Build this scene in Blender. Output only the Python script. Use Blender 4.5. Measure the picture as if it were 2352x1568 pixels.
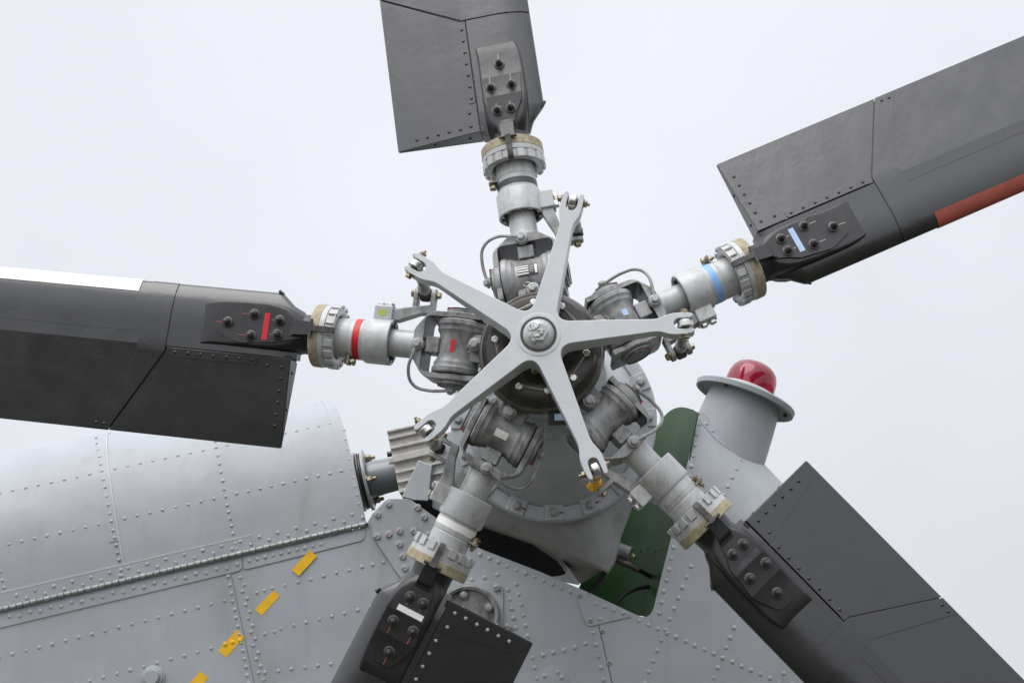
import bpy, bmesh, math, random
from mathutils import Vector, Matrix
from mathutils.bvhtree import BVHTree
random.seed(7)
R = math.radians
S = bpy.context.scene
COL = S.collection
for o in list(bpy.data.objects):
    bpy.data.objects.remove(o)

# ------------------------------------------------------------------ camera
YAW, PITCH, DIST, FPX = R(3.384), R(15.15), 4.5, 4500.0
FW = Vector((-math.sin(YAW)*math.cos(PITCH), math.cos(YAW)*math.cos(PITCH), math.sin(PITCH)))
RT = FW.cross(Vector((0, 0, 1))).normalized()
UP = RT.cross(FW)
CAM = -(FW*DIST + RT*((1237-1176)*DIST/FPX) - UP*((768-784)*DIST/FPX))
cd = bpy.data.cameras.new('camera')
cam = bpy.data.objects.new('camera', cd)
COL.objects.link(cam)
cd.sensor_width = 36.0
cd.lens = 36.0*FPX/2352.0
cd.clip_start = 0.05
cd.clip_end = 5000
cam.matrix_world = Matrix(((RT.x, UP.x, -FW.x, CAM.x), (RT.y, UP.y, -FW.y, CAM.y), (RT.z, UP.z, -FW.z, CAM.z), (0, 0, 0, 1)))
S.camera = cam
S.render.resolution_x = 1024
S.render.resolution_y = 682

# ------------------------------------------------------------------ sky and sun: bright overcast
SUN_EL, SUN_AZ = R(62), R(-32)          # azimuth measured from the viewing direction reversed, towards the left
sun_dir = Vector((math.sin(SUN_AZ)*math.cos(SUN_EL), -math.cos(SUN_AZ)*math.cos(SUN_EL), math.sin(SUN_EL)))
w = bpy.data.worlds.new('World')
S.world = w
w.use_nodes = True
nt = w.node_tree
nt.nodes.clear()
N = nt.nodes.new
L = nt.links.new
sky = N('ShaderNodeTexSky')
sky.sky_type = 'NISHITA'
sky.sun_disc = False
sky.sun_elevation = SUN_EL
sky.sun_rotation = math.atan2(sun_dir.x, sun_dir.y)
sky.air_density = 1.0
sky.dust_density = 3.0
tc = N('ShaderNodeTexCoord')
sep = N('ShaderNodeSeparateXYZ')
L(tc.outputs['Generated'], sep.inputs[0])
cn = N('ShaderNodeTexNoise')
cn.inputs['Scale'].default_value = 2.6
cn.inputs['Detail'].default_value = 4
cn.inputs['Roughness'].default_value = 0.45
cofs = N('ShaderNodeVectorMath')
cofs.operation = 'ADD'
cofs.inputs[1].default_value = (-2.6, 4.1, 1.9)
L(tc.outputs['Generated'], cofs.inputs[0])
L(cofs.outputs[0], cn.inputs['Vector'])
dots = N('ShaderNodeVectorMath')          # thin cloud glows round the hidden sun
dots.operation = 'DOT_PRODUCT'
dots.inputs[1].default_value = sun_dir
L(tc.outputs['Generated'], dots.inputs[0])
glow = N('ShaderNodeMapRange')
glow.interpolation_type = 'SMOOTHSTEP'
glow.inputs['From Min'].default_value = 0.15
glow.inputs['From Max'].default_value = 1.0
glow.inputs['To Min'].default_value = 1.0
glow.inputs['To Max'].default_value = 1.75
L(dots.outputs['Value'], glow.inputs['Value'])
grad = N('ShaderNodeMapRange')           # overcast vault brightens steadily towards the zenith
grad.inputs['From Min'].default_value = 0.0
grad.inputs['From Max'].default_value = 1.0
grad.inputs['To Min'].default_value = 7.75
grad.inputs['To Max'].default_value = 12.2
L(sep.outputs['Z'], grad.inputs['Value'])
cm = N('ShaderNodeMapRange')
cm.inputs['From Min'].default_value = 0.3
cm.inputs['From Max'].default_value = 0.7
cm.inputs['To Min'].default_value = 0.92
cm.inputs['To Max'].default_value = 1.07
L(cn.outputs['Fac'], cm.inputs['Value'])
mul = N('ShaderNodeMath')
mul.operation = 'MULTIPLY'
L(grad.outputs[0], mul.inputs[0])
L(cm.outputs[0], mul.inputs[1])
mul2 = N('ShaderNodeMath')
mul2.operation = 'MULTIPLY'
L(mul.outputs[0], mul2.inputs[0])
L(glow.outputs[0], mul2.inputs[1])
ccol = N('ShaderNodeVectorMath')
ccol.operation = 'SCALE'
ccol.inputs[0].default_value = (0.962, 0.985, 1.052)
L(mul2.outputs[0], ccol.inputs['Scale'])
mx = N('ShaderNodeMix')
mx.data_type = 'RGBA'
mx.inputs['Factor'].default_value = 0.93
L(sky.outputs[0], mx.inputs['A'])
L(ccol.outputs[0], mx.inputs['B'])
bg = N('ShaderNodeBackground')
bg.inputs['Strength'].default_value = 0.1
L(mx.outputs['Result'], bg.inputs['Color'])
wo = N('ShaderNodeOutputWorld')
L(bg.outputs[0], wo.inputs[0])

sl = bpy.data.lights.new('sun', 'SUN')
sl.energy = 1.75
sl.angle = R(52)
sl.color = (1.0, 0.97, 0.93)
so = bpy.data.objects.new('sun', sl)
COL.objects.link(so)
so.rotation_euler = (-sun_dir).to_track_quat('-Z', 'Y').to_euler()
so.location = (0, 0, 6)

S.view_settings.view_transform = 'Standard'
S.view_settings.look = 'None'
S.view_settings.exposure = 0.0
S.view_settings.gamma = 1.0
S.view_settings.use_curve_mapping = False
S.render.engine = 'CYCLES'

# ------------------------------------------------------------------ materials
def mat(name, col, rough=0.45, metal=0.0, spec=0.5, var=0.0, vscale=8.0, bump=0.0, bscale=60.0,
        dirt=0.0, dirtcol=(0.05, 0.045, 0.04), dscale=14.0, coat=0.0, emit=None, trans=0.0, rvar=0.0, dthr=0.56, ior=1.5, streak=None, chips=None):
    m = bpy.data.materials.new(name)
    m.use_nodes = True
    t = m.node_tree
    b = t.nodes['Principled BSDF']
    b.inputs['Base Color'].default_value = (*col, 1)
    b.inputs['Roughness'].default_value = rough
    b.inputs['Metallic'].default_value = metal
    b.inputs['Specular IOR Level'].default_value = spec
    b.inputs['Coat Weight'].default_value = coat
    b.inputs['IOR'].default_value = ior
    b.inputs['Coat Roughness'].default_value = 0.08
    b.inputs['Transmission Weight'].default_value = trans
    g = t.nodes.new('ShaderNodeNewGeometry')
    def noise(sc, det=5, ro=0.55):
        n = t.nodes.new('ShaderNodeTexNoise')
        n.inputs['Scale'].default_value = sc
        n.inputs['Detail'].default_value = det
        n.inputs['Roughness'].default_value = ro
        t.links.new(g.outputs['Position'], n.inputs['Vector'])
        return n
    last = None
    if var > 0:
        n = noise(vscale)
        mr = t.nodes.new('ShaderNodeMapRange')
        mr.inputs['From Min'].default_value = 0.3
        mr.inputs['From Max'].default_value = 0.7
        mr.inputs['To Min'].default_value = 1-var
        mr.inputs['To Max'].default_value = 1+var
        t.links.new(n.outputs['Fac'], mr.inputs['Value'])
        sc = t.nodes.new('ShaderNodeVectorMath')
        sc.operation = 'SCALE'
        sc.inputs[0].default_value = col
        t.links.new(mr.outputs[0], sc.inputs['Scale'])
        last = sc.outputs[0]
    if dirt > 0:
        n = noise(dscale, 8, 0.65)
        mr = t.nodes.new('ShaderNodeMapRange')
        mr.inputs['From Min'].default_value = dthr
        mr.inputs['From Max'].default_value = dthr+0.2
        mr.inputs['To Min'].default_value = 0
        mr.inputs['To Max'].default_value = dirt
        t.links.new(n.outputs['Fac'], mr.inputs['Value'])
        mx = t.nodes.new('ShaderNodeMix')
        mx.data_type = 'RGBA'
        mx.inputs['A'].default_value = (*col, 1)
        mx.inputs['B'].default_value = (*dirtcol, 1)
        if last:
            t.links.new(last, mx.inputs['A'])
        t.links.new(mr.outputs[0], mx.inputs['Factor'])
        last = mx.outputs['Result']
    def overlay(vec, scale, det, thr, wid, amt, colr):
        nonlocal last
        n = t.nodes.new('ShaderNodeTexNoise')
        n.inputs['Scale'].default_value = scale
        n.inputs['Detail'].default_value = det
        n.inputs['Roughness'].default_value = 0.6
        t.links.new(vec, n.inputs['Vector'])
        mr = t.nodes.new('ShaderNodeMapRange')
        mr.inputs['From Min'].default_value = thr
        mr.inputs['From Max'].default_value = thr+wid
        mr.inputs['To Max'].default_value = amt
        t.links.new(n.outputs['Fac'], mr.inputs['Value'])
        mx = t.nodes.new('ShaderNodeMix')
        mx.data_type = 'RGBA'
        mx.inputs['A'].default_value = (*col, 1)
        mx.inputs['B'].default_value = (*colr, 1)
        if last:
            t.links.new(last, mx.inputs['A'])
        t.links.new(mr.outputs[0], mx.inputs['Factor'])
        last = mx.outputs['Result']
    if streak:                       # runs and rub marks stretched along one axis of the part
        space, stretch, thr, wid, amt, colr = streak
        src = g.outputs['Position']
        if space == 'object':
            tcn = t.nodes.new('ShaderNodeTexCoord')
            src = tcn.outputs['Object']
        mp = t.nodes.new('ShaderNodeMapping')
        mp.inputs['Scale'].default_value = stretch
        t.links.new(src, mp.inputs['Vector'])
        overlay(mp.outputs[0], 1.0, 6, thr, wid, amt, colr)
    if chips:
        sc_, thr, colr = chips
        overlay(g.outputs['Position'], sc_, 3, thr, 0.03, 0.9, colr)
    if last:
        t.links.new(last, b.inputs['Base Color'])
    if rvar > 0:
        n = noise(vscale*2.3)
        mr = t.nodes.new('ShaderNodeMapRange')
        mr.inputs['From Min'].default_value = 0.3
        mr.inputs['From Max'].default_value = 0.7
        mr.inputs['To Min'].default_value = rough-rvar
        mr.inputs['To Max'].default_value = rough+rvar
        t.links.new(n.outputs['Fac'], mr.inputs['Value'])
        t.links.new(mr.outputs[0], b.inputs['Roughness'])
    if bump > 0:
        n = noise(bscale)
        bp = t.nodes.new('ShaderNodeBump')
        bp.inputs['Strength'].default_value = 1.0
        bp.inputs['Distance'].default_value = bump
        t.links.new(n.outputs['Fac'], bp.inputs['Height'])
        t.links.new(bp.outputs[0], b.inputs['Normal'])
    return m

M = {
 'skin': mat('fin_grey_paint', (0.385, 0.408, 0.43), 0.48, 0, 0.45, var=0.10, vscale=4, bump=0.0026, bscale=6.5, rvar=0.07, dirt=0.22, dirtcol=(0.24, 0.245, 0.23), dscale=5, dthr=0.5,
            streak=('world', (16, 16, 2.2), 0.56, 0.16, 0.32, (0.25, 0.255, 0.245)), chips=(85, 0.755, (0.2, 0.2, 0.19))),
 'skin_rivet': mat('rivet_grey_paint', (0.40, 0.42, 0.435), 0.38, 0, 0.5, var=0.08, vscale=30),
 'hub': mat('hub_grey_paint', (0.315, 0.32, 0.32), 0.36, 0, 0.6, var=0.2, vscale=16, bump=0.0007, bscale=60, dirt=0.85, dirtcol=(0.085, 0.08, 0.068), dscale=20, rvar=0.12, dthr=0.47, streak=('world', (45, 45, 10), 0.5, 0.16, 0.6, (0.11, 0.104, 0.09)), chips=(130, 0.70, (0.06, 0.055, 0.045))),
 'sleeve': mat('sleeve_grey_paint', (0.455, 0.465, 0.465), 0.28, 0, 0.8, var=0.10, vscale=18, bump=0.0005, bscale=40, dirt=0.6, dirtcol=(0.19, 0.18, 0.155), dscale=18, rvar=0.08, dthr=0.49, streak=('world', (40, 40, 8), 0.52, 0.15, 0.5, (0.24, 0.23, 0.2)), chips=(120, 0.73, (0.12, 0.11, 0.1))),
 'spider': mat('spider_grey_paint', (0.55, 0.57, 0.58), 0.40, 0, 0.5, var=0.04, vscale=14, bump=0.0002, bscale=120, dirt=0.2, dirtcol=(0.3, 0.3, 0.285), dscale=24, chips=(140, 0.745, (0.25, 0.24, 0.22))),
 'gear': mat('gearbox_grey_paint', (0.47, 0.495, 0.515), 0.32, 0, 0.5, var=0.08, vscale=10, bump=0.0006, bscale=60, dirt=0.3, dirtcol=(0.22, 0.22, 0.22), dscale=8, dthr=0.5),
 'gearlow': mat('gearbox_housing_paint', (0.37, 0.38, 0.385), 0.45, 0, 0.5, var=0.12, vscale=10, bump=0.0006, bscale=50, dirt=0.45, dirtcol=(0.06, 0.058, 0.05), dscale=10, dthr=0.48),
 'black': mat('blade_black_paint', (0.0095, 0.0097, 0.0110), 0.23, 0, 0.50, ior=1.8, var=0.25, vscale=4, bump=0.0022, bscale=4.5, rvar=0.06, dirt=0.10, dirtcol=(0.03, 0.03, 0.03), dscale=5, dthr=0.45, streak=('object', (14, 2.5, 8), 0.56, 0.2, 0.5, (0.032, 0.031, 0.03)), chips=(60, 0.745, (0.075, 0.072, 0.068))),
 'black2': mat('root_black_paint', (0.0110, 0.0110, 0.0115), 0.38, 0, 0.32, ior=1.8, var=0.2, vscale=20, bump=0.0004, bscale=70, dirt=0.3, dirtcol=(0.035, 0.034, 0.032), dscale=30, rvar=0.06),
 'nut': mat('dark_steel', (0.075, 0.07, 0.068), 0.35, 0.6, 0.6, var=0.3, vscale=90, dirt=0.5, dirtcol=(0.16, 0.15, 0.14), dscale=120),
 'steel': mat('bright_steel', (0.62, 0.61, 0.58), 0.28, 1.0, 0.5, var=0.2, vscale=120, dirt=0.4, dirtcol=(0.2, 0.18, 0.15), dscale=110),
 'greybolt': mat('painted_bolt', (0.36, 0.365, 0.36), 0.38, 0.2, 0.5, var=0.18, vscale=80, dirt=0.5, dirtcol=(0.12, 0.11, 0.1), dscale=90),
 'brass': mat('cadmium_bolt', (0.36, 0.31, 0.21), 0.35, 0.8, 0.5, var=0.35, vscale=120, dirt=0.8, dirtcol=(0.10, 0.085, 0.06), dscale=90, dthr=0.45),
 'bronze': mat('dark_bronze', (0.050, 0.046, 0.041), 0.27, 0.4, 0.6, var=0.25, vscale=30, dirt=0.35, dirtcol=(0.035, 0.03, 0.026), dscale=20, rvar=0.08),
 'bronze_rim': mat('worn_bronze_rim', (0.15, 0.14, 0.125), 0.32, 0.5, 0.6, var=0.2, vscale=40),
 'tan': mat('tan_laminate', (0.36, 0.31, 0.205), 0.55, 0, 0.4, var=0.25, vscale=70, dirt=0.6, dirtcol=(0.17, 0.12, 0.07), dscale=30, dthr=0.5),
 'white': mat('white_paint', (0.80, 0.79, 0.75), 0.45, 0, 0.5, var=0.05, vscale=60, dirt=0.3, dirtcol=(0.4, 0.38, 0.32), dscale=40),
 'red': mat('red_paint', (0.55, 0.012, 0.022), 0.4, 0, 0.5, var=0.15, vscale=60),
 'darkred': mat('dark_red_seal', (0.27, 0.012, 0.025), 0.4, 0, 0.5, var=0.2, vscale=90),
 'blue': mat('blue_paint', (0.22, 0.42, 0.78), 0.45, 0, 0.5, var=0.08, vscale=60),
 'paleblue': mat('pale_blue_tape', (0.42, 0.56, 0.78), 0.45, 0, 0.5, var=0.08, vscale=60, dirt=0.3, dirtcol=(0.25, 0.3, 0.36), dscale=90),
 'charcoal': mat('charcoal_tape', (0.035, 0.036, 0.04), 0.4, 0, 0.6),
 'yellow': mat('yellow_paint', (0.88, 0.49, 0.012), 0.45, 0, 0.4, var=0.08, vscale=40, dirt=0.25, dirtcol=(0.5, 0.33, 0.08), dscale=30),
 'orange': mat('orange_yellow_paint', (0.90, 0.44, 0.01), 0.4, 0, 0.5),
 'lime': mat('lime_dab', (0.42, 0.46, 0.06), 0.5),
 'rust': mat('leading_edge_red', (0.31, 0.07, 0.045), 0.45, 0, 0.5, var=0.15, vscale=20),
 'pink': mat('witness_mark', (0.38, 0.09, 0.08), 0.5),
 'palemark': mat('pale_witness_mark', (0.42, 0.38, 0.38), 0.5),
 'dirtscuff': mat('scuffed_grey_patch', (0.05, 0.05, 0.053), 0.45, 0, 0.5, var=0.5, vscale=120),
 'green': mat('green_primer', (0.028, 0.080, 0.026), 0.40, 0, 0.12, var=0.25, vscale=9, dirt=0.3, dirtcol=(0.055, 0.075, 0.035), dscale=8, bump=0.0008, bscale=14),
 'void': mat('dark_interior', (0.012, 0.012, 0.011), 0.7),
 'rubber': mat('black_rubber', (0.012, 0.012, 0.012), 0.5),
 'alu': mat('bare_aluminium', (0.58, 0.56, 0.52), 0.40, 0.25, 0.5, var=0.12, vscale=30, dirt=0.4, dirtcol=(0.22, 0.2, 0.17), dscale=25),
 'hinge': mat('hinge_metal', (0.30, 0.31, 0.305), 0.35, 0.25, 0.5, var=0.2, vscale=50, dirt=0.5, dirtcol=(0.09, 0.085, 0.07), dscale=40),
 'lensw': mat('lamp_ring_white', (0.62, 0.61, 0.58), 0.4, 0, 0.5, var=0.05, vscale=50),
 'lens': mat('red_lens', (0.46, 0.012, 0.045), 0.08, 0, 0.5, coat=0.3, trans=0.55),
 'yoke_inner': mat('dark_yoke_inner', (0.045, 0.043, 0.038), 0.4, 0, 0.5, var=0.4, vscale=40, dirt=0.4, dirtcol=(0.13, 0.125, 0.11), dscale=30),
 'shaftgrey': mat('glossy_shaft_paint', (0.19, 0.205, 0.225), 0.22, 0, 0.8, var=0.1, vscale=20),
 'sealant': mat('pale_sealant', (0.50, 0.525, 0.54), 0.5, var=0.08, vscale=40),
 'wire': mat('safety_wire', (0.42, 0.39, 0.33), 0.35, 0.7, 0.5),
 'seam': mat('sealant_line', (0.17, 0.18, 0.19), 0.6),
 'ground': mat('dry_grass', (0.052, 0.052, 0.036), 0.85, 0, 0.3, var=0.2, vscale=0.4),
}
# red lens: clear tinted plastic look with depth
# ------------------------------------------------------------------ mesh helpers (millimetres)
def V(*a):
    return Vector(a)

def basis(d, ref=None):
    d = Vector(d).normalized()
    r = Vector(ref) if ref is not None else (Vector((0, 0, 1)) if abs(d.z) < 0.9 else Vector((1, 0, 0)))
    x = r.cross(d)
    if x.length < 1e-6:
        x = Vector((1, 0, 0)).cross(d)
    x.normalize()
    return x, d.cross(x), d

class MB:
    def __init__(s):
        s.v = []
        s.f = []
    def add(s, vs, fs):
        o = len(s.v)
        s.v += [Vector(p) for p in vs]
        s.f += [tuple(i+o for i in f) for f in fs]
        return s
    def lathe(s, prof, o=(0, 0, 0), d=(0, 0, 1), n=40, cap0=True, cap1=True, ref=None):
        x, y, z = basis(d, ref)
        o = Vector(o)
        vs = []
        fs = []
        for (t, r) in prof:
            r = max(r, 0.01)
            for k in range(n):
                a = 2*math.pi*k/n
                vs.append(o+z*t+(x*math.cos(a)+y*math.sin(a))*r)
        for i in range(len(prof)-1):
            for k in range(n):
                a, b = i*n+k, i*n+(k+1) % n
                fs.append((a, b, b+n, a+n))
        if cap0:
            fs.append(tuple(reversed(range(n))))
        if cap1:
            e = (len(prof)-1)*n
            fs.append(tuple(range(e, e+n)))
        return s.add(vs, fs)
    def cyl(s, p0, p1, r, n=24, r1=None):
        p0, p1 = Vector(p0), Vector(p1)
        return s.lathe([(0, r), ((p1-p0).length, r if r1 is None else r1)], p0, p1-p0, n)
    def box(s, lo, hi, f=None):
        c = [(lo[0], lo[1], lo[2]), (hi[0], lo[1], lo[2]), (hi[0], hi[1], lo[2]), (lo[0], hi[1], lo[2]),
             (lo[0], lo[1], hi[2]), (hi[0], lo[1], hi[2]), (hi[0], hi[1], hi[2]), (lo[0], hi[1], hi[2])]
        if f:
            c = [f(*p) for p in c]
        return s.add(c, [(0, 3, 2, 1), (4, 5, 6, 7), (0, 1, 5, 4), (1, 2, 6, 5), (2, 3, 7, 6), (3, 0, 4, 7)])
    def prism(s, poly, lo, hi, f=lambda a, b, z: (a, b, z)):
        n = len(poly)
        g = lambda h, p: h(p[0], p[1]) if callable(h) else h
        vs = [f(p[0], p[1], g(lo, p)) for p in poly]+[f(p[0], p[1], g(hi, p)) for p in poly]
        fs = [tuple(reversed(range(n))), tuple(range(n, 2*n))]
        fs += [(i, (i+1) % n, (i+1) % n+n, i+n) for i in range(n)]
        return s.add(vs, fs)
    def loft(s, rings, cap=True):
        n = len(rings[0])
        vs = [p for r in rings for p in r]
        fs = []
        for i in range(len(rings)-1):
            for k in range(n):
                a, b = i*n+k, i*n+(k+1) % n
                fs.append((a, b, b+n, a+n))
        if cap:
            fs.append(tuple(reversed(range(n))))
            e = (len(rings)-1)*n
            fs.append(tuple(range(e, e+n)))
        return s.add(vs, fs)
    def grid(s, rows):
        m = len(rows[0])
        vs = [p for r in rows for p in r]
        fs = [(i*m+k, i*m+k+1, (i+1)*m+k+1, (i+1)*m+k) for i in range(len(rows)-1) for k in range(m-1)]
        return s.add(vs, fs)
    def tube(s, path, r, n=10, smooth=6):
        P = [Vector(p) for p in path]
        if smooth > 1 and len(P) > 2:
            Q = []
            for i in range(len(P)-1):
                a, b, c, d = P[max(i-1, 0)], P[i], P[i+1], P[min(i+2, len(P)-1)]
                for k in range(smooth):
                    t = k/smooth
                    Q.append(0.5*((2*b)+(c-a)*t+(2*a-5*b+4*c-d)*t*t+(3*b-a-3*c+d)*t**3))
            Q.append(P[-1])
            P = Q
        rings = []
        x = None
        for i, p in enumerate(P):
            d = (P[min(i+1, len(P)-1)]-P[max(i-1, 0)]).normalized()
            if x is None:
                x, y, _ = basis(d)
            else:
                x = (x-d*x.dot(d)).normalized()
                y = d.cross(x)
            rings.append([p+(x*math.cos(2*math.pi*k/n)+y*math.sin(2*math.pi*k/n))*r for k in range(n)])
        return s.loft(rings)
    def hexbolt(s, p, d, r, h, washer=True, dome=True, rot=0.3):
        x, y, z = basis(d)
        p = Vector(p)
        if washer:
            s.lathe([(0, r*1.35), (h*.18, r*1.35), (h*.22, r*1.28)], p, d, 20)
        b = p+z*(h*.2)
        prof = [(0, r), (h*.85, r), (h, r*.82)]
        s.lathe(prof, b, x*0+z, 6, ref=x*math.cos(rot)+y*math.sin(rot))
        if dome:
            s.lathe([(0, r*.74), (h*.06, r*.7)], b+z*h, z, 14)
        return s
    def mesh(s, name, origin=(0, 0, 0), ang=35):
        o = Vector(origin)
        me = bpy.data.meshes.new(name)
        me.from_pydata([((p-o)*0.001)[:] for p in s.v], [], s.f)
        me.validate()
        bm = bmesh.new()
        bm.from_mesh(me)
        bmesh.ops.recalc_face_normals(bm, faces=bm.faces)
        bm.to_mesh(me)
        bm.free()
        for p in me.polygons:
            p.use_smooth = True
        me.set_sharp_from_angle(angle=R(ang))
        return me
    def build(s, name, m, parent=None, bevel=0.0, origin=(0, 0, 0), mtx=None, ang=35):
        return link(name, s.mesh(name, origin, ang), m, parent, bevel, mtx)

def link(name, me, m, parent=None, bevel=0.0, mtx=None):
    o = bpy.data.objects.new(name, me)
    COL.objects.link(o)
    if m and not me.materials:
        me.materials.append(M[m])
    if bevel > 0:
        b = o.modifiers.new('bevel', 'BEVEL')
        b.width = bevel*0.001
        b.segments = 2
        b.limit_method = 'ANGLE'
        b.angle_limit = R(40)
        b.harden_normals = True
    if parent:
        o.parent = parent
    if mtx is not None:
        o.matrix_local = mtx
    return o

def solid(o, t, off=-1):
    sd = o.modifiers.new('thickness', 'SOLIDIFY')
    sd.thickness = t*0.001
    sd.offset = off
    es = o.modifiers.new('edges', 'EDGE_SPLIT')
    es.split_angle = R(35)

def empty(name, label, cat, loc=(0, 0, 0), mtx=None, group=None):
    o = bpy.data.objects.new(name, None)
    o.empty_display_size = 0.05
    COL.objects.link(o)
    if mtx is not None:
        o.matrix_world = mtx
    else:
        o.location = Vector(loc)*0.001
    o['label'] = label
    o['category'] = cat
    if group:
        o['group'] = group
    return o

def tag(o, label, cat, group=None):
    o['label'] = label
    o['category'] = cat
    if group:
        o['group'] = group

def copy_tree(o, parent=None):
    c = o.copy()
    COL.objects.link(c)
    c.parent = parent
    for ch in list(o.children):
        copy_tree(ch, c)
    return c

def orient(p, n, spin=0.0):
    """matrix (mm position) with local z along n"""
    x, y, z = basis(n)
    c, s_ = math.cos(spin), math.sin(spin)
    x, y = x*c+y*s_, y*c-x*s_
    p = Vector(p)*0.001
    return Matrix(((x.x, y.x, z.x, p.x), (x.y, y.y, z.y, p.y), (x.z, y.z, z.z, p.z), (0, 0, 0, 1)))

# photograph coordinates (2352 x 1568) to points on a real surface of the aircraft
def ray(u, v):
    return (FW + RT*((u-1176)/FPX) - UP*((v-784)/FPX)).normalized()
def U(u, v, Y):
    d = ray(u, v)
    t = (Y*0.001-CAM.y)/d.y
    return (CAM+d*t)*1000

def rivet_mesh(name, r, m, flat=0.45):
    b = MB()
    b.lathe([(-1.0, r), (r*.12, r*.98), (r*.34*flat/.55, r*.80), (r*flat, r*.45), (r*(flat+.06), r*.08)], n=14, cap0=False)
    me = b.mesh(name, ang=70)
    me.materials.append(M[m])
    return me
RV_SKIN = rivet_mesh('skin_rivet', 5.5, 'skin_rivet', 0.40)
RV_SKIN2 = rivet_mesh('skin_rivet', 5.2, 'skin', 0.33)
RV_SKIN3 = rivet_mesh('skin_rivet', 5.7, 'skin_rivet', 0.45)
RV_BRIGHT = rivet_mesh('worn_rivet', 4.6, 'greybolt')
def vary(me):
    return random.choice((RV_SKIN, RV_SKIN, RV_SKIN2, RV_SKIN3)) if me is RV_SKIN else me
RV_SMALL = rivet_mesh('small_rivet', 5.6, 'skin_rivet')
RV_BLADE = rivet_mesh('blade_rivet', 4.6, 'black2')
RV_GREEN = rivet_mesh('green_rivet', 4.5, 'green')
RV_YEL = rivet_mesh('yellow_rivet', 6.6, 'yellow')

# ------------------------------------------------------------------ ground far below
g = MB().add([(-3e6, -3e6, -2850), (3e6, -3e6, -2850), (3e6, 3e6, -2850), (-3e6, 3e6, -2850)], [(0, 1, 2, 3)]).build('ground', 'ground')
g['kind'] = 'structure'

# =================================================================== TAIL FIN
YF = 980.0
FINO = U(1000, 1568, YF+160)
fin = empty('tail_fin', 'large grey riveted tail fin with yellow dashes below the tail rotor', 'tail fin', FINO)
FO = tuple(FINO)

def fin_part(mb, name, m, bevel=0.0, parent=fin, ang=35):
    return mb.build(name, m, parent, bevel, FO, ang=ang)

# silhouette line of the rounded rear edge and its bend
LA, LB = (1745, 1055), (2300, 1630)
ld = Vector((LB[0]-LA[0], LB[1]-LA[1])).normalized()
def dline(u, v):                                  # distance in pixels, positive inside the fin
    return -((u-LA[0])*(-ld.y)+(v-LA[1])*ld.x)*-1
BR = 150.0
def skin_pt(u, v, dy=0.0):
    d = dline(u, v)
    if d >= BR:
        p = U(u, v, YF+dy)
        return p
    s_ = max(0.0, min(1.0, (BR-d)/BR))
    ph = math.asin(s_)
    y = YF+dy+BR*1.25*(1-math.cos(ph))
    return U(u, v, y)

def clip_half(poly, d0, keep_greater):
    out = []
    n = len(poly)
    for i in range(n):
        a, b = poly[i], poly[(i+1) % n]
        da, db = dline(*a)-d0, dline(*b)-d0
        if not keep_greater:
            da, db = -da, -db
        if da >= 0:
            out.append(a)
        if (da > 0) != (db > 0) and abs(da-db) > 1e-9:
            t = da/(da-db)
            out.append((a[0]+(b[0]-a[0])*t, a[1]+(b[1]-a[1])*t))
    return out

def skin_panel(name, poly, m, thick=4.0, dy=0.0, parent=fin):
    cuts = [BR*(1-math.sin(R(a))) for a in range(0, 91, 6)]
    mb = MB()
    rest = clip_half(poly, 0.0, True)
    verts = {}
    pieces = []
    first = clip_half(rest, BR+4, True)
    if len(first) > 2:
        pieces.append(first)
    cuts = [BR+4]+cuts
    for hi, lo in zip(cuts[:-1], cuts[1:]):
        p = clip_half(clip_half(rest, hi, False), lo, True)
        if len(p) > 2:
            pieces.append(p)
    for p in pieces:
        ids = []
        for (u, v) in p:
            k = (round(u, 2), round(v, 2))
            if k not in verts:
                verts[k] = len(mb.v)
                mb.v.append(skin_pt(u, v, dy))
            if verts[k] not in ids:
                ids.append(verts[k])
        if len(ids) > 2:
            mb.f.append(tuple(ids))
    o = mb.build(name, m, parent, 0, FO, ang=25)
    me = o.data
    if sum(p.normal.y for p in me.polygons) > 0:
        me.flip_normals()
    solid(o, (thick*0.001)*1000, -1)
    return o

poly_left = [(-700, 1571), (838, 1210), (855, 1180), (920, 1152), (1000, 1190), (1060, 1240), (1112, 1263), (1240, 1312), (1351, 1359), (1373, 1430), (1587, 2350), (-700, 2350)]
poly_right = [(1352.5, 1360), (1400, 1382), (1462, 1411), (1474, 1416), (1487, 1415), (1496, 1407), (1502, 1393), (1520, 1318), (1540, 1240), (1560, 1150), (1582, 1050), (1596, 975), (1601, 950), (1612, 948), (1640, 965),
              (1690, 1000), (1745, 1050), (3010, 2361), (1589, 2350), (1375, 1430)]
skin_l = skin_panel('skin_panel', poly_left, 'skin')
skin_r = skin_panel('skin_panel', poly_right, 'skin')

# doubler plates on the skin
def plate(name, poly, dy, m='skin', t=3.0, parent=fin, bevel=1.0):
    mb = MB()
    mb.prism(poly, YF+dy, YF+dy-t, lambda a, b, z: U(a, b, z))
    return fin_part(mb, name, m, bevel, parent)
gus = plate('gusset_plate', [(852, 1196), (853, 1182), (885, 1149), (893, 1145), (935, 1145), (945, 1148), (1003, 1190), (1008, 1215), (980, 1330), (930, 1338), (914, 1318), (856, 1232)], -1.5, 'skin', 7)
strip_l = plate('hinge_leaf', [(-700, 1576.5), (556, 1281), (556, 1304), (548, 1311), (-700, 1608)], -0.6, t=2.2)
strip_r = plate('hinge_leaf', [(558.5, 1280), (838, 1214), (838, 1232), (832, 1241), (566, 1307), (559, 1304)], -0.6, t=2.2)
tri = plate('corner_patch', [(1324, 1366), (1327, 1360), (1335, 1359), (1446, 1406), (1449, 1412), (1445, 1416), (1358, 1437), (1350, 1436), (1345, 1432)], -0.5, t=3.0)
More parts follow.
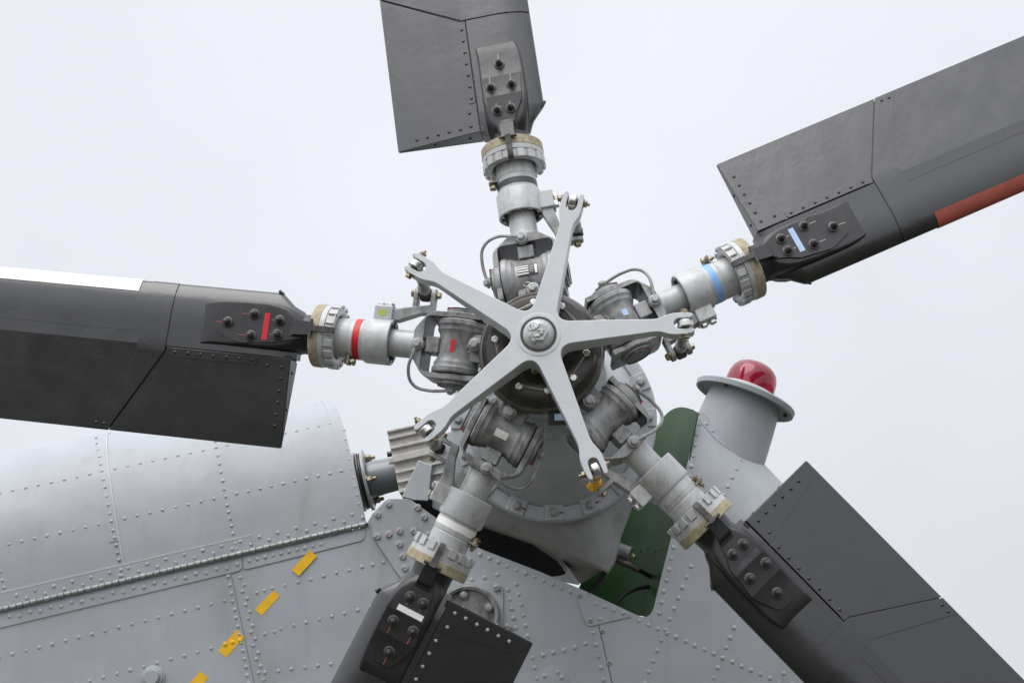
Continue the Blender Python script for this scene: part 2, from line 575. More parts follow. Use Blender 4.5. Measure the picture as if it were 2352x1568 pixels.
for p0, p1 in [((531, 1318), (748, 2350))]:
    d = Vector((p1[0]-p0[0], p1[1]-p0[1])).normalized()
    nn = (-d.y*0.9, d.x*0.9)
    plate('panel_seam', [(p0[0]+nn[0], p0[1]+nn[1]), (p1[0]+nn[0], p1[1]+nn[1]), (p1[0]-nn[0], p1[1]-nn[1]), (p0[0]-nn[0], p0[1]-nn[1])], -0.2, 'seam', t=0.5, bevel=0)

plate('seam_backing', [(1335, 1365), (1368, 1372), (1400, 1440), (1612, 2350), (1562, 2350), (1350, 1440)], 16, 'skin', t=8, bevel=0)
# rivets of the fin
def bvh(o):
    dg = bpy.context.evaluated_depsgraph_get()
    return o
fin_rivets = []
def rv(u, v, me=RV_SKIN, dy=0.0, parent=fin, name='rivet'):
    p = skin_pt(u, v, dy)
    if dline(u, v) < BR:
        e = 3.0
        a, b = skin_pt(u+e, v, dy)-p, skin_pt(u, v+e, dy)-p
        n = a.cross(b).normalized()
        if n.y > 0:
            n = -n
    else:
        n = Vector((0, -1, 0))
    m4 = orient(p-Vector(FO), n, random.random()*6)
    k_ = (1.14 if u > 1000 else (1.1 if dy < -2 else 1.0))*random.uniform(0.93, 1.06)
    o = link(name, vary(me), None, parent, 0, m4 @ Matrix.Scale(k_, 4))
    fin_rivets.append(o)
    return o
def row(p0, p1, n, me=RV_SKIN, dy=0.0, skip=(), parent=fin, jit=0.5):
    for i in range(n):
        if i in skip:
            continue
        t = i/(n-1)
        rv(p0[0]+(p1[0]-p0[0])*t+random.uniform(-jit, jit), p0[1]+(p1[1]-p0[1])*t+random.uniform(-jit, jit), me, dy, parent)
def Z7(x, y):     # the lower left detail view
    return (x*.26796, 1148.4+y*.26796)
def Z4(x, y):
    return (1286.25+x*.23843, 1194.4+y*.23843)
def Z3(x, y):
    return (780.9+x*.23843, 1194.4+y*.23843)
def zrow(Z, a, b, n, **k):
    row(Z(*a), Z(*b), n, **k)
# row below the hinge, on the hinge leaves (staggered slightly)
for i in range(23):
    t = i/22
    x = 80+(2033-80)*t
    y = 1000+(553-1000)*t+(10 if i % 2 else -6)
    rv(*Z7(x, y), RV_SKIN, -2.8)
for i in range(10):
    t = i/9
    x, y = 2137+(2750-2137)*t, 518+(375-518)*t
    rv(*Z7(x, y), RV_SKIN, -2.8)
zrow(Z7, (-5, 1345), (1925, 860), 18)
zrow(Z7, (655, 1577), (1810, 1267), 11)
zrow(Z7, (1955, 655), (2135, 1570), 14, jit=0.8)
zrow(Z7, (2095, 722), (2260, 1535), 8)
zrow(Z7, (2057, 662), (2218, 1475), 8)
for q in [(1677, 1387), (1728, 1373), (1780, 1358), (1862, 1340), (1947, 1318), (2030, 1300), (2114, 1278), (2198, 1257), (2281, 1240)]:
    rv(q[0]*.35156, 872.8+q[1]*.35156)
for a, b in [((2268, 1145), (2352, 1126))]:
    zrow(Z7, a, b, 2)
row((645, 1443), (850.5, 1393), 8)
row((609, 1544), (760, 1524), 6)
row((800, 1510), (850, 1490), 2)
# under and right of the black blade
zrow(Z3, (212, 450), (415, 404), 3)
zrow(Z3, (1352, 330), (2220, 690), 11)
zrow(Z3, (1270, 575), (1515, 525), 3)
zrow(Z3, (1618, 670), (1693, 1035), 5)
zrow(Z3, (1703, 615), (1810, 1110), 6)
zrow(Z3, (1855, 1318), (2262, 1220), 5)
zrow(Z3, (1875, 1415), (1900, 1520), 2)
# right skin
zrow(Z4, (1092, 262), (957, 893), 7)
zrow(Z4, (1262, 442), (815, 1560), 12)
zrow(Z4, (670, 925), (2110, 1560), 17)
zrow(Z4, (1675, 1033), (1480, 1515), 6)
zrow(Z4, (2155, 1473), (2240, 1573), 2)
zrow(Z4, (320, 1083), (420, 1530), 5)
zrow(Z4, (37, 1255), (245, 1188), 3)
zrow(Z4, (12, 648), (100, 690), 2)
zrow(Z4, (343, 800), (610, 893), 4, dy=-3.5)
rv(*Z4(385, 950), RV_SKIN, -3.5)
def Zr(x, y):
    return (1286.25+x*.23438, 826.9+y*.23438)
zrow(Zr, (1365, 630), (1267, 1140), 6)
zrow(Zr, (1775, 978), (1600, 1318), 5)
zrow(Zr, (1352, 520), (1432, 622), 2, me=RV_SMALL)
zrow(Zr, (1490, 690), (1655, 828), 3, me=RV_SMALL)
zrow(Zr, (1722, 876), (1945, 985), 4, me=RV_SMALL)
# cross-headed screws on the corner patch and the seam
def screw(u, v, dy):
    m4 = orient(skin_pt(u, v, dy)-Vector(FO), (0, -1, 0), 0.4)
    b = MB().lathe([(0, 7), (2.5, 6.6), (4.0, 5.0)], n=18)
    o = b.build('screw', 'greybolt', fin, 0, mtx=m4)
    MB().box((-3.4, -.8, 3.6), (3.4, .8, 4.3)).box((-.8, -3.4, 3.6), (.8, 3.4, 4.4)).build('cross_slot', 'void', o)
for x, y, dy in [(190, 725, -3.5), (292, 963, -3.5), (410, 1065, 0), (475, 1368, 0)]:
    screw(*Z4(x, y), dy)
# bolts with red witness marks on the gusset
for (u, v) in [(893, 1157), (868, 1181), (975, 1187), (867, 1231), (893, 1226), (918, 1219), (951, 1218), (918, 1249), (925, 1277), (930, 1304), (985, 1228), (960, 1165)]:
    p = U(u, v, YF-8.5)
    o = MB().lathe([(0, 9.5), (4, 9.5), (6, 8.2), (6.5, 4)], n=18).build('bolt_head', 'skin_rivet', fin, 0, mtx=orient(p-Vector(FO), (0, -1, 0)))
    MB().box((-9, -1.0, 6.4), (3, 1.0, 7.2)).build('red_mark', 'darkred', o, mtx=Matrix.Rotation(R(random.uniform(20, 60)), 4, 'Z'))
# yellow dashes
def dash(q):
    b = MB().prism(q, YF-0.3, YF-0.9, lambda a, b_, z: U(a, b_, z))
    return fin_part(b, 'yellow_dash', 'yellow')
def Z6(x, y):
    return (x*.35156, 872.8+y*.35156)
dash([Z6(2025, 1110), Z6(2073, 1150), Z6(1953, 1278), Z6(1906, 1240)])
o_d = fin.children[-1]
for vtx in o_d.data.vertices:
    vtx.co.y -= 0.0028
dash([Z6(1787, 1372), Z6(1830, 1405), Z6(1712, 1535), Z6(1663, 1497)])
dash([Z7(2030, 1105), Z7(2096, 1168), Z7(1940, 1345), Z7(1870, 1287)])
dash([Z7(1718, 1462), Z7(1785, 1520), Z7(1640, 1690), Z7(1570, 1630)])
for x, y in [(1930, 1232), (1995, 1215), (2058, 1200)]:
    rv(*Z7(x, y), RV_YEL, -0.5)
# knob cap and round covers
p = U(352, 1556, YF)
MB().lathe([(-2, 34), (3, 34), (4, 30), (10, 28), (11, 22), (26, 21), (28, 19)], p-Vector(FO), (0, -1, 0), 36).build('knob_cap', 'skin', fin, 1)
p = U(1270, 1562, YF)
MB().lathe([(-1, 41), (1.2, 41), (1.6, 39.5)], p-Vector(FO), (0, -1, 0), 48).build('round_cover', 'skin', fin)
for a in (60, 150, 20):
    rv(1270+22*math.cos(R(a)), 1562-22*math.sin(R(a)), RV_SKIN, -1.6)
# circular port with its mounting frame
pc = U(1077, 1416, YF)
port = MB()
fr = []
for (sx, sy) in [(1, 1), (-1, 1), (-1, -1), (1, -1)]:
    for k in range(5):
        a = math.atan2(sy, sx)+R(-45+22.5*k)
        fr.append((pc.x+sx*72+22*math.cos(a), pc.z+sy*72+22*math.sin(a)))
port.prism(fr, YF-0.5, YF-6, lambda a, b, z: (a, z, b))
pf = fin_part(port, 'port_frame', 'skin', 1.5)
MB().lathe([(0, 86), (16, 85), (22, 82), (24, 79), (22, 76), (20, 72), (1.5, 71), (1.2, 1)], pc-Vector(FO)+V(0, -6, 0), (0, -1, 0), 56, cap0=False, cap1=False).build('port_ring', 'hub', fin, 0)
for (u, v) in [(1142, 1350), (1166, 1440)]:
    p = U(u, v, YF-6)
    o = MB().hexbolt((0, 0, 0), (0, 0, 1), 9, 8).build('port_bolt', 'greybolt', fin, 0.6, mtx=orient(p-Vector(FO), (0, -1, 0)))
    MB().box((-10, -1, 11.5), (4, 1, 12.4)).build('red_mark', 'darkred', o)
for (u, v, a) in [(1066, 1366, 0), (1124, 1395, 1), (1095, 1440, 2)]:
    p = U(u, v, YF-7)
    MB().lathe([(0, 15), (8, 14), (16, 9), (18, 2)], n=12).build('port_boss', 'greybolt', fin, 0, mtx=orient(p-Vector(FO), (0, -1, 0), a))

# green inner shell seen through the notch, and the near-black shade slab under the gearbox
rows_ = []
NT = 20
edge = [(1602, 948), (1596, 976), (1582, 1052), (1560, 1152), (1540, 1242), (1520, 1320), (1506, 1394), (1497, 1420)]
def along(pts, t):
    x = t*(len(pts)-1)
    i = min(int(x), len(pts)-2)
    f = x-i
    return (pts[i][0]*(1-f)+pts[i+1][0]*f, pts[i][1]*(1-f)+pts[i+1][1]*f)
for i in range(NT+1):
    t = i/NT
    e = along(edge, t)
    n0 = U(e[0]+1, e[1], YF+4)
    f = U(1500-205*t, 1000+420*t, YF+300)
    c = U(1539+(-125)*t*1.0 + 30*t, 906+(1400-906)*t, YF+330)
    rows_.append([n0*(1-s)**2+c*2*s*(1-s)+f*s*s for s in [k/16 for k in range(17)]])
gs = MB().grid(rows_)
gsh = fin_part(gs, 'inner_shell', 'green', ang=60)
solid(gsh, (0.003)*1000, 1)
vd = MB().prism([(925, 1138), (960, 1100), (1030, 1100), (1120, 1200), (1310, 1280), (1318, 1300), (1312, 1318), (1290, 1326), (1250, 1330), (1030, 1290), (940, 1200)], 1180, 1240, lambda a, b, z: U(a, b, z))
fin_part(vd, 'hollow_shade_slab', 'void')  # flat slab, its black colour stands in for shade inside the opening
# beacon pedestal
ax0 = U(1639, 1112, 1165)
ax1 = U(1713, 912, 1165)
axd = (ax1-ax0).normalized()
axl = (ax1-ax0).length
ped = MB().lathe([(0, 120), (60, 118), (120, 115), (190, 111), (axl-4, 105)], ax0, axd, 56)
fin_part(ped, 'beacon_pedestal', 'skin')
# seam of the pedestal collar
seamp = [Zr(1300, 480), Zr(1360, 590), Zr(1440, 680), Zr(1520, 770), Zr(1620, 850), Zr(1720, 905), Zr(1800, 940), Zr(1900, 985), Zr(1975, 1015)]
sm = MB().tube([skin_pt(u, v, 0.5) for (u, v) in seamp], 1.3, 6)
fin_part(sm, 'pedestal_seam', 'seam')

# =================================================================== BEACON
bc = empty('beacon_light', 'red domed beacon lamp on a round grey flange above the fin', 'beacon', ax1)
BO = tuple(ax1)
MB().lathe([(-5, 104), (-4, 134), (-12, 138), (-15, 142), (-13, 146), (0, 148), (4, 145), (9, 90), (10, 60)], ax1, axd, 72, cap0=False).build('flange', 'skin', bc, 0, BO)
MB().lathe([(8, 84), (24, 82), (26, 78), (27, 60)], ax1, axd, 56).build('lamp_ring', 'lensw', bc, 0.8, BO)
MB().lathe([(24, 72), (40, 73), (62, 71), (80, 65), (94, 54), (103, 38), (107, 20), (108, 3)], ax1, axd, 56).build('red_lens', 'lens', bc, 0, BO, ang=80)
MB().lathe([(26, 30), (60, 28), (62, 34), (84, 30), (90, 8)], ax1, axd, 20).build('lamp_bulb', 'steel', bc, 0, BO)
for a in (-150, -30, 90, 200):
    x, y, z = basis(axd)
    p = ax1+(x*math.cos(R(a))+y*math.sin(R(a)))*122-axd*8
    MB().lathe([(0, 6), (5, 6), (9, 3)], p, -axd, 10).build('flange_screw', 'nut', bc, 0, BO)

# =================================================================== COWLING over the drive shaft
hL, hR = U(-700, 1564.5, YF), U(841, 1204, YF)
ca = (hR-hL).normalized()
cu = Vector((-ca.z, 0, ca.x))
if cu.z < 0:
    cu = -cu
CL = (hR-hL).length
def cowl_h(s):
    t = s/CL
    pts = [(0, 368), (0.396, 360), (0.595, 354), (0.725, 334), (0.879, 314), (1.0, 303)]
    for (a, ha), (b, hb) in zip(pts, pts[1:]):
        if t <= b+1e-6:
            return (ha+(hb-ha)*(t-a)/(b-a))*1.222/0.83
    return pts[-1][1]*1.222/0.83
def cowl_pt(s, ph, off=0.0):
    H = cowl_h(s)+off
    s0_ = s
    s = s-0.15*(s/CL)*(cowl_h(s)*(1-math.cos(ph)))
    c_ = math.cos(ph)
    bk = 0.8*(cowl_h(s0_)-H*math.copysign(abs(c_)**0.8, c_))
    return hL+ca*s+cu*(H*math.sin(ph)**0.8)+Vector((0, 1, 0))*bk
cow = empty('shaft_cowling', 'pale grey curved riveted cowling hinged along its lower edge, upper left of fin', 'cowling', hL+ca*(CL*.5))
CO = tuple(hL+ca*(CL*.5))
NS, NP = 40, 40
cg = MB().grid([[cowl_pt(CL*i/NS, R(0.04)+(math.pi-R(2))*(k/NP)**1.25) for k in range(NP+1)] for i in range(NS+1)])
cs = cg.build('cowling_skin', 'skin', cow, 0, CO, ang=60)
if cs.data.polygons[3].normal.y > 0:
    cs.data.flip_normals()
solid(cs, (0.005)*1000, -1)
tree = BVHTree.FromPolygons([v for v in cg.v], cg.f)
def chit(u, v):
    d = ray(u, v)
    h = tree.ray_cast(CAM*1000, d)
    if h[0] is None:
        return None, None
    n = h[1]
    if n.dot(d) > 0:
        n = -n
    return h[0], n
def crow(a, b, n, me=RV_SKIN, Z=Z6, lift=0.0, jit=1.0, skip=()):
    for i in range(n):
        if i in skip:
            continue
        t = i/max(n-1, 1)
        u, v = Z(a[0]+(b[0]-a[0])*t+random.uniform(-jit, jit), a[1]+(b[1]-a[1])*t+random.uniform(-jit, jit))
        p, nn = chit(u, v)
        if p is None:
            continue
        link('rivet', vary(me), None, cow, 0, orient(p+nn*lift-Vector(CO), nn, random.random()*6) @ Matrix.Scale(random.uniform(0.86, 0.97), 4))
crow((0, 737), (587, 612), 8)
crow((752, 577), (1327, 457), 8)
crow((1482, 424), (1640, 392), 3)
crow((1862, 345), (2232, 268), 6)
crow((58, 1070), (643, 940), 8)
crow((812, 902), (1397, 773), 8)
crow((1547, 740), (2230, 592), 10)
for q in [(628, 352), (630, 378), (637, 413), (644, 457), (653, 502), (660, 551), (667, 595), (677, 650), (688, 700), (698, 757), (709, 814), (719, 870), (729, 921), (739, 981), (749, 1030), (759, 1077), (768, 1126), (779, 1173), (791, 1240), (797, 1277)]:
    crow(q, q, 1, lift=2.0)
for q in [(1407, 400), (1412, 440), (1424, 493), (1434, 546), (1444, 600), (1455, 656), (1465, 712), (1476, 759), (1484, 817), (1493, 858), (1503, 905), (1513, 950), (1523, 1000), (1538, 1063), (1545, 1100)]:
    crow(q, q, 1, lift=0.5)
for q in [(2205, 150), (2210, 178), (2220, 215), (2233, 268), (2246, 328), (2257, 387), (2269, 452), (2283, 516), (2297, 582), (2309, 637), (2321, 691), (2332, 750), (2343, 806)]:
    crow(q, q, 1)
for q in [(0, 1250), (14, 1305), (26, 1353)]:
    crow(q, q, 1)
# staggered rows just above the hinge
for i in range(20):
    x = 108+122.5*i*0.995
    y = 1403-29.2*i
    crow((x, y), (x, y), 1, RV_SKIN, lift=2)
    x2, y2 = x+68, y+20
    crow((x2, y2), (x2, y2), 1, RV_SKIN, lift=2)
# raised strap and edge band on the cowling
def cowl_band(s0, s1, ph0, ph1, off, name, n=30, parent=cow):
    rows2 = []
    for k in range(n+1):
        ph = ph0+(ph1-ph0)*k/n
        rows2.append([cowl_pt(s0, ph, off), cowl_pt(s1, ph, off)])
    b = MB().grid(rows2)
    o = b.build(name, 'skin', parent, 0, CO, ang=60)
    if o.data.polygons[1].normal.y > 0:
        o.data.flip_normals()
    solid(o, (0.003)*1000, -1)
def s_at(u, v):
    p, _ = chit(u, v)
    return (p-hL).dot(ca)
s0 = s_at(*Z6(690, 860))
s1 = s_at(*Z6(758, 900))
cowl_band(s0, s1, R(9), R(171), 2.2, 'cowling_strap', 60)
sm = s_at(*Z6(1640, 1018))
def ph_at(u, v):
    p, _ = chit(u, v)
    return math.asin(((p-hL).dot(cu)/cowl_h((p-hL).dot(ca)))**1.25)
pe = ph_at(*Z6(800, 1205))
cowl_band(0, sm-1, R(0.05), pe, 2.0, 'hinge_edge_strip', 6)
cowl_band(sm+2, CL-2, R(0.05), pe*1.04, 1.6, 'hinge_edge_strip', 6)
cowl_band(CL-30, CL+1.5, R(0.05), R(178), 1.2, 'end_band', 60)
def seal_line(s0, s1, ph0, ph1, off, n=20):
    rows2 = [[cowl_pt(s0+(s1-s0)*0, ph0+(ph1-ph0)*k/n, off), cowl_pt(s1, ph0+(ph1-ph0)*k/n, off)] for k in range(n+1)]
    o = MB().grid(rows2).build('sealant_line', 'sealant', cow, 0, CO, ang=60)
    if o.data.polygons[1].normal.y > 0:
        o.data.flip_normals()
    solid(o, 2.5)
seal_line(s1, s1+3.2, pe, R(171), 3.0, 60)
seal_line(0, sm-1, pe, pe+R(0.3), 2.8, 2)
# piano hinge, knuckle by knuckle
NK = int(CL/19.3)
kl = CL/NK
kn = MB().lathe([(1.3, 7.9), (kl-1.3, 7.9)], n=16).mesh('hinge_knuckle')
kn2 = MB().lathe([(0.8, 7.0), (kl-0.8, 7.0)], n=16).mesh('hinge_knuckle')
kn2.materials.append(M['hinge'])
kn.materials.append(M['hinge'])
for i in range(NK):
    p = hL+ca*(kl*i)+Vector((0, -4.5, 0))
    x, y, z = basis(ca, (0, 1, 0))
    o = link('hinge_knuckle', kn if i % 2 else kn2, None, cow, 0.8, orient(p-Vector(CO), ca, 0))
    k = 1 if i % 2 else -1
MB().cyl(hL+V(0, -4.5, 0), hR+V(0, -4.5, 0)+ca*6, 4.6, 12).build('hinge_pin', 'nut', cow, 0, CO)

# =================================================================== SHAFT COUPLING
sc0 = U(800, 1112, 1130)
sc1 = U(925, 1084, 1130)
sa = (sc1-sc0).normalized()
cpl = empty('shaft_coupling', 'dark laminated coupling discs and grey shaft at the cowling end', 'coupling', sc0)
SO = tuple(sc0)
slen = (sc1-sc0).length
sh = MB().lathe([(40, 40), (60, 44), (62, 50), (84, 52), (slen*.62, 50), (slen, 47)], sc0, sa, 40)
sh.build('shaft', 'shaftgrey', cpl, 0, SO)
t0 = (U(828, 1106, 1130)-sc0).length
for i, (dt, m_, rr, th) in enumerate([(0, 'gear', 86, 5), (9, 'bronze_rim', 82, 4), (15, 'nut', 80, 4), (22, 'gear', 88, 8)]):
    MB().lathe([(t0-6+dt, rr), (t0-6+dt+th, rr)], sc0, sa, 44).build('coupling_disc', m_, cpl, 0.6, SO)
x, y, z = basis(sa, (0, 1, 0))
for a in (30, 150, 270):
    pr = (x*math.cos(R(a+12))+y*math.sin(R(a+12)))*70
    MB().hexbolt(sc0+sa*(t0+24)+pr, sa, 11, 14, rot=a).lathe([(16, 6), (28, 5.5), (29, 3)], sc0+sa*(t0+24)+pr, sa, 12).build('coupling_bolt', 'brass', cpl, 0.5, SO)

# =================================================================== FINNED BLOCK
fb0 = U(888, 990, 1020)
fb = empty('finned_block', 'ribbed bare aluminium cooling block between shaft and gearbox', 'heat sink', fb0)
BFO = tuple(fb0)
fu = Vector((-sa.z, 0, sa.x)).normalized()
if fu.z > 0:
    fu = -fu
def FB(a, b, y):
    return fb0+sa*a+fu*b+Vector((0, y, 0))
MB().box((0, 0, 13), (150, 178, 110), lambda a, b, y: FB(a, b, y)).build('block_body', 'alu', fb, 1.0, BFO)
for b0, b1, f0 in [(-2, 4, 0), (18, 25, 0), (47, 53, 0), (74, 92, -4), (118, 124, 0), (146, 152, 0), (170, 180, 0)]:
    MB().box((0.5, b0, f0), (150, b1, 30), lambda a, b, y: FB(a, b, y)).build('cooling_rib', 'alu', fb, 1.0, BFO)
MB().cyl(FB(2, 52, 60), FB(-16, 52, 60), 8, 14).build('block_stud', 'nut', fb, 1, BFO)

# =================================================================== GEARBOX
gb = empty('tail_gearbox', 'dull grey conical tail gearbox with a bolted ring flange behind the hub', 'gearbox', (0, 900, -300))
GO = (0, 900, -300)
AX = (0, 1, 0)
MB().lathe([(250, 95), (400, 98), (440, 104), (446, 150), (452, 154), (476, 154), (484, 148), (500, 152), (520, 160), (600, 180), (700, 202), (780, 219), (850, 232), (866, 238), (874, 246)], (0, 0, 0), AX, 96, cap0=False, cap1=False).build('cone_housing', 'gear', gb, 0, GO, ang=40)
MB().lathe([(868, 244), (872, 276), (878, 282), (905, 282), (907, 250)], (0, 0, 0), AX, 96, cap0=False, cap1=False).build('ring_flange', 'gear', gb, 1.5, GO)
for k in range(16):
    a = R(-90+22.5*k)
    c_, s_ = math.cos(a), math.sin(a)
    p = Vector((259*c_, 870, 259*s_))
    m4 = orient(p-Vector(GO), (0, -1, 0), -a)
    bs = MB()
    bs.box((-26, -24, -6), (26, 24, 3))
    # square boss, aligned with the ring
    xx = Vector((-s_, 0, c_))
    rr = Vector((c_, 0, s_))
    bb = MB().box((-25, -24, -2), (25, 20, 5), lambda a_, b_, h: p+xx*a_+rr*b_+Vector((0, -h, 0)))
    bo = bb.build('flange_boss', 'gear', gb, 2.5, GO)
    MB().hexbolt(p+Vector((0, -5, 0)), (0, -1, 0), 10, 9, rot=random.random()).build('flange_bolt', 'greybolt', bo, 0.6, GO)
    if k in (15, 0, 1):
        MB().box((13, -2, 5.1), (26, 2, 5.9), lambda a_, b_, h: p+xx*a_+rr*b_+Vector((0, -h, 0))).build('red_mark', 'darkred', bo, 0, GO)
for k in range(10):
    a = R(-88+36*k)
    p = Vector((141*math.cos(a), 446, 141*math.sin(a)))
    MB().hexbolt(p, (0, -1, 0), 9, 9).build('cone_bolt', 'gear', gb, 0.6, GO)
# lower housing, flared from the flange to its foot
Pb = [(1085, 1200), (1113, 1212), (1224, 1250), (1283, 1290), (1298, 1314), (1331, 1342), (1388, 1308), (1414, 1266), (1424, 1232), (1458, 1150), (1495, 1050), (1495, 930), (1420, 830), (1275, 790), (1120, 850), (1050, 960), (1040, 1110)]
Pe = [(1095, 1196), (1119, 1208), (1295, 1266), (1398, 1316), (1414, 1290), (1426, 1236), (1462, 1140), (1497, 1050), (1490, 930), (1420, 820), (1275, 770), (1120, 840), (1050, 950), (1040, 1100)]
Pb3 = [U(a, b, 1110) for a, b in Pb]
Pe3 = [U(a, b, 975) for a, b in Pe]
def rad_at(a, Pb3):
    d = Vector((math.cos(a), math.sin(a)))
    best = 250
    n = len(Pb3)
    for i in range(n):
        p, q = Pb3[i], Pb3[(i+1) % n]
        ex, ez = q.x-p.x, q.z-p.z
        den = d.x*ez-d.y*ex
        if abs(den) < 1e-9:
            continue
        t = (p.x*ez-p.z*ex)/den
        s_ = (p.x*d.y-p.z*d.x)/den
        if t > 0 and 0 <= s_ <= 1:
            best = t
    return best
NA = 240
r0, r1, r1b, r2, r3 = [], [], [], [], []
for k in range(NA):
    a = 2*math.pi*k/NA
    ra = rad_at(a, Pb3)
    re_ = rad_at(a, Pe3)
    d = Vector((math.cos(a), 0, math.sin(a)))
    r0.append(d*264+V(0, 904, 0))
    r1.append(d*(max(re_, 268)-6)+V(0, 968, 0))
    r1b.append(d*max(re_, 268)+V(0, 979, 0))
    r2.append(d*ra+V(0, 1110, 0))
    r3.append(d*(ra*.97)+V(0, 1160, 0))
MB().loft([r0, r1, r1b, r2, r3]).build('lower_housing', 'gearlow', gb, 0, GO, ang=38)
MB().prism([(1292, 1286), (1331, 1338), (1330, 1343), (1262, 1329), (1252, 1325), (1284, 1322), (1298, 1318), (1302, 1308), (1300, 1299)], 1010, 1060, lambda a, b, z: U(a, b, z)).build('housing_lip', 'gearlow', gb, 2, GO)
# left foot bracket
MB().prism([(961, 1056), (993, 1068), (984, 1150), (950, 1148), (923, 1141), (940, 1100)], 985, 1040, lambda a, b, z: U(a, b, z)).build('side_bracket', 'gear', gb, 3, GO)
MB().prism([(1006, 1000), (1046, 985), (1052, 1010), (1040, 1190), (992, 1165), (998, 1060)], 1030, 1100, lambda a, b, z: U(a, b, z)).build('side_web', 'gear', gb, 4, GO)
# sensor plug at the right foot
q0, q1 = U(1404, 1256, 1040), U(1444, 1272, 1040)
pl = empty('sensor_plug', 'cylindrical grey sensor plug sticking out of the gearbox foot', 'sensor', q0)
PO = tuple(q0)
qd = (q1-q0).normalized()
ql = (q1-q0).length
MB().lathe([(-8, 25), (6, 25), (8, 20), (14, 20)], q0, qd, 28).build('plug_nut', 'greybolt', pl, 1, PO)
MB().lathe([(10, 22), (ql, 22), (ql+2, 20)], q0, qd, 28).build('plug_body', 'hub', pl, 0.8, PO)
MB().hexbolt(q0+qd*(ql+2)+V(6, -4, -6), qd, 8, 8).build('plug_screw', 'brass', pl, 0.5, PO)
MB().tube([U(1408, 1280, 1030), U(1425, 1290, 1020), U(1445, 1297, 1020), U(1465, 1308, 1030)], 9, 12).build('plug_elbow', 'nut', pl, 0, PO)

def cable(path, r, label):
    o = MB().tube(path, r, 10, 8).build('cable', 'rubber')
    tag(o, label, 'cable')
cable([U(1393, 1290, 1080), U(1388, 1312, 1080), U(1372, 1338, 1090), U(1345, 1362, 1110), U(1322, 1380, 1120)], 6.5, 'black cable curving from gearbox foot down behind fin edge')
cable([U(1455, 1302, 1026), U(1478, 1314, 1060), U(1500, 1327, 1110)], 6.5, 'short black cable from sensor plug to the rubber grommet')
cable([U(1503, 1346, 1115), U(1470, 1349, 1070), U(1440, 1360, 1040), U(1420, 1378, 1030), U(1405, 1402, 1030), U(1395, 1425, 1040)], 6.5, 'black cable looping below grommet across the green inner shell')
gm = MB().lathe([(-4, 30), (6, 30), (14, 22), (15, 8)], U(1508, 1336, 1128), (-0.75, -0.65, 0), 24).build('grommet', 'rubber', fin, 2, FO)
for i in range(9):
    u, v = 1406+i*16.5, 1263+((-1)**i)*1.5
    d = ray(u, v)
    if i == 0:
        gtree = BVHTree.FromPolygons(gs.v, gs.f)
    h = gtree.ray_cast(CAM*1000, d)
    if h[0] is not None:
        n = h[1] if h[1].dot(d) < 0 else -h[1]
        link('rivet', RV_GREEN, None, fin, 0, orient(h[0]-Vector(FO), n))

# =================================================================== ROTOR
YD, BETA, THETA = 204.0, R(6.44), R(5.0)
ANG = [24.78, 97.94, 171.83, 242.42, 313.85]
def blade_frame(k, th=THETA):
    a = R(ANG[k])
    rr = Vector((math.cos(a), 0, math.sin(a)))
    yy = Vector((0, 1, 0))
    er = rr*math.cos(BETA)+yy*math.sin(BETA)
    en = -yy*math.cos(BETA)+rr*math.sin(BETA)
    ec = en.cross(er)
    ec2 = ec*math.cos(th)-en*math.sin(th)
    en2 = en*math.cos(th)+ec*math.sin(th)
    return Matrix(((er.x, ec2.x, en2.x, 0), (er.y, ec2.y, en2.y, YD*.001), (er.z, ec2.z, en2.z, 0), (0, 0, 0, 1)))

# ------------------------------------------------------------------ hub
HO = (0, 200, 0)
rotor = empty('tail_rotor', 'black five-bladed tail rotor with a light grey star-shaped spider at its centre', 'tail rotor', HO)
hub = MB().lathe([(170, 120), (180, 132), (250, 128), (262, 118), (275, 100), (300, 96)], (0, 0, 0), AX, 64).build('rotor_hub', 'hub', rotor, 1, HO)
MB().lathe([(118, 30), (150, 32), (150, 58), (128, 60), (121, 62), (117, 66), (116, 74), (113, 78), (112, 92), (112, 122), (114, 128), (121, 131), (126, 133), (130, 138), (138, 140.5), (141, 141.5)], (0, 0, 0), AX, 96, cap0=False, cap1=False).build('hub_cap', 'bronze', hub, 0.6, HO)
MB().lathe([(140, 138), (144, 144.5), (150, 147.5), (157, 149.5), (163, 150), (172, 149), (176, 146), (176, 120)], (0, 0, 0), AX, 96, cap0=False, cap1=False).build('cap_rim', 'bronze_rim', hub, 0.6, HO)
MB().lathe([(30, 40), (60, 36), (116, 34), (150, 34)], (0, 0, 0), AX, 48).build('control_shaft', 'nut', hub, 0.5, HO)
bp = {}
for k in range(10):
    a = R(26.5+36*k)
    p = Vector((109*math.cos(a), 112, 109*math.sin(a)))
    bp[k] = p
    MB().hexbolt(p, (0, -1, 0), 9.3, 9, washer=False, rot=random.random()).build('cap_bolt', 'steel', hub, 0.6, HO)
for k in range(10):
    p, q = bp[k], bp[(k+1) % 10]
    o1 = Vector((0, -8, 0))
    mid = (p+q)*0.5
    if k % 2 == 0:
        MB().tube([p+o1+p.normalized()*7, p+o1+(q-p)*.2, mid+o1*1.1, q+o1-(q-p)*.15, q+o1-p.normalized()*0], 0.85, 5, 4).build('safety_wire', 'wire', hub, 0, HO)
        MB().tube([p+o1*.9-p.normalized()*6, mid+o1*.5-mid.normalized()*5, q+o1*.9], 0.7, 5, 5).build('safety_wire', 'wire', hub, 0, HO)
    else:
        d = p.normalized()
        MB().tube([p+o1*.8+d*6, p+o1*.8+d*14+V(2, 0, 2), p+o1*.7+d*24, p+o1*.8+d*16-V(2, 0, 3), p+o1*.8+d*8], 0.85, 5, 4).build('safety_wire', 'wire', hub, 0, HO)
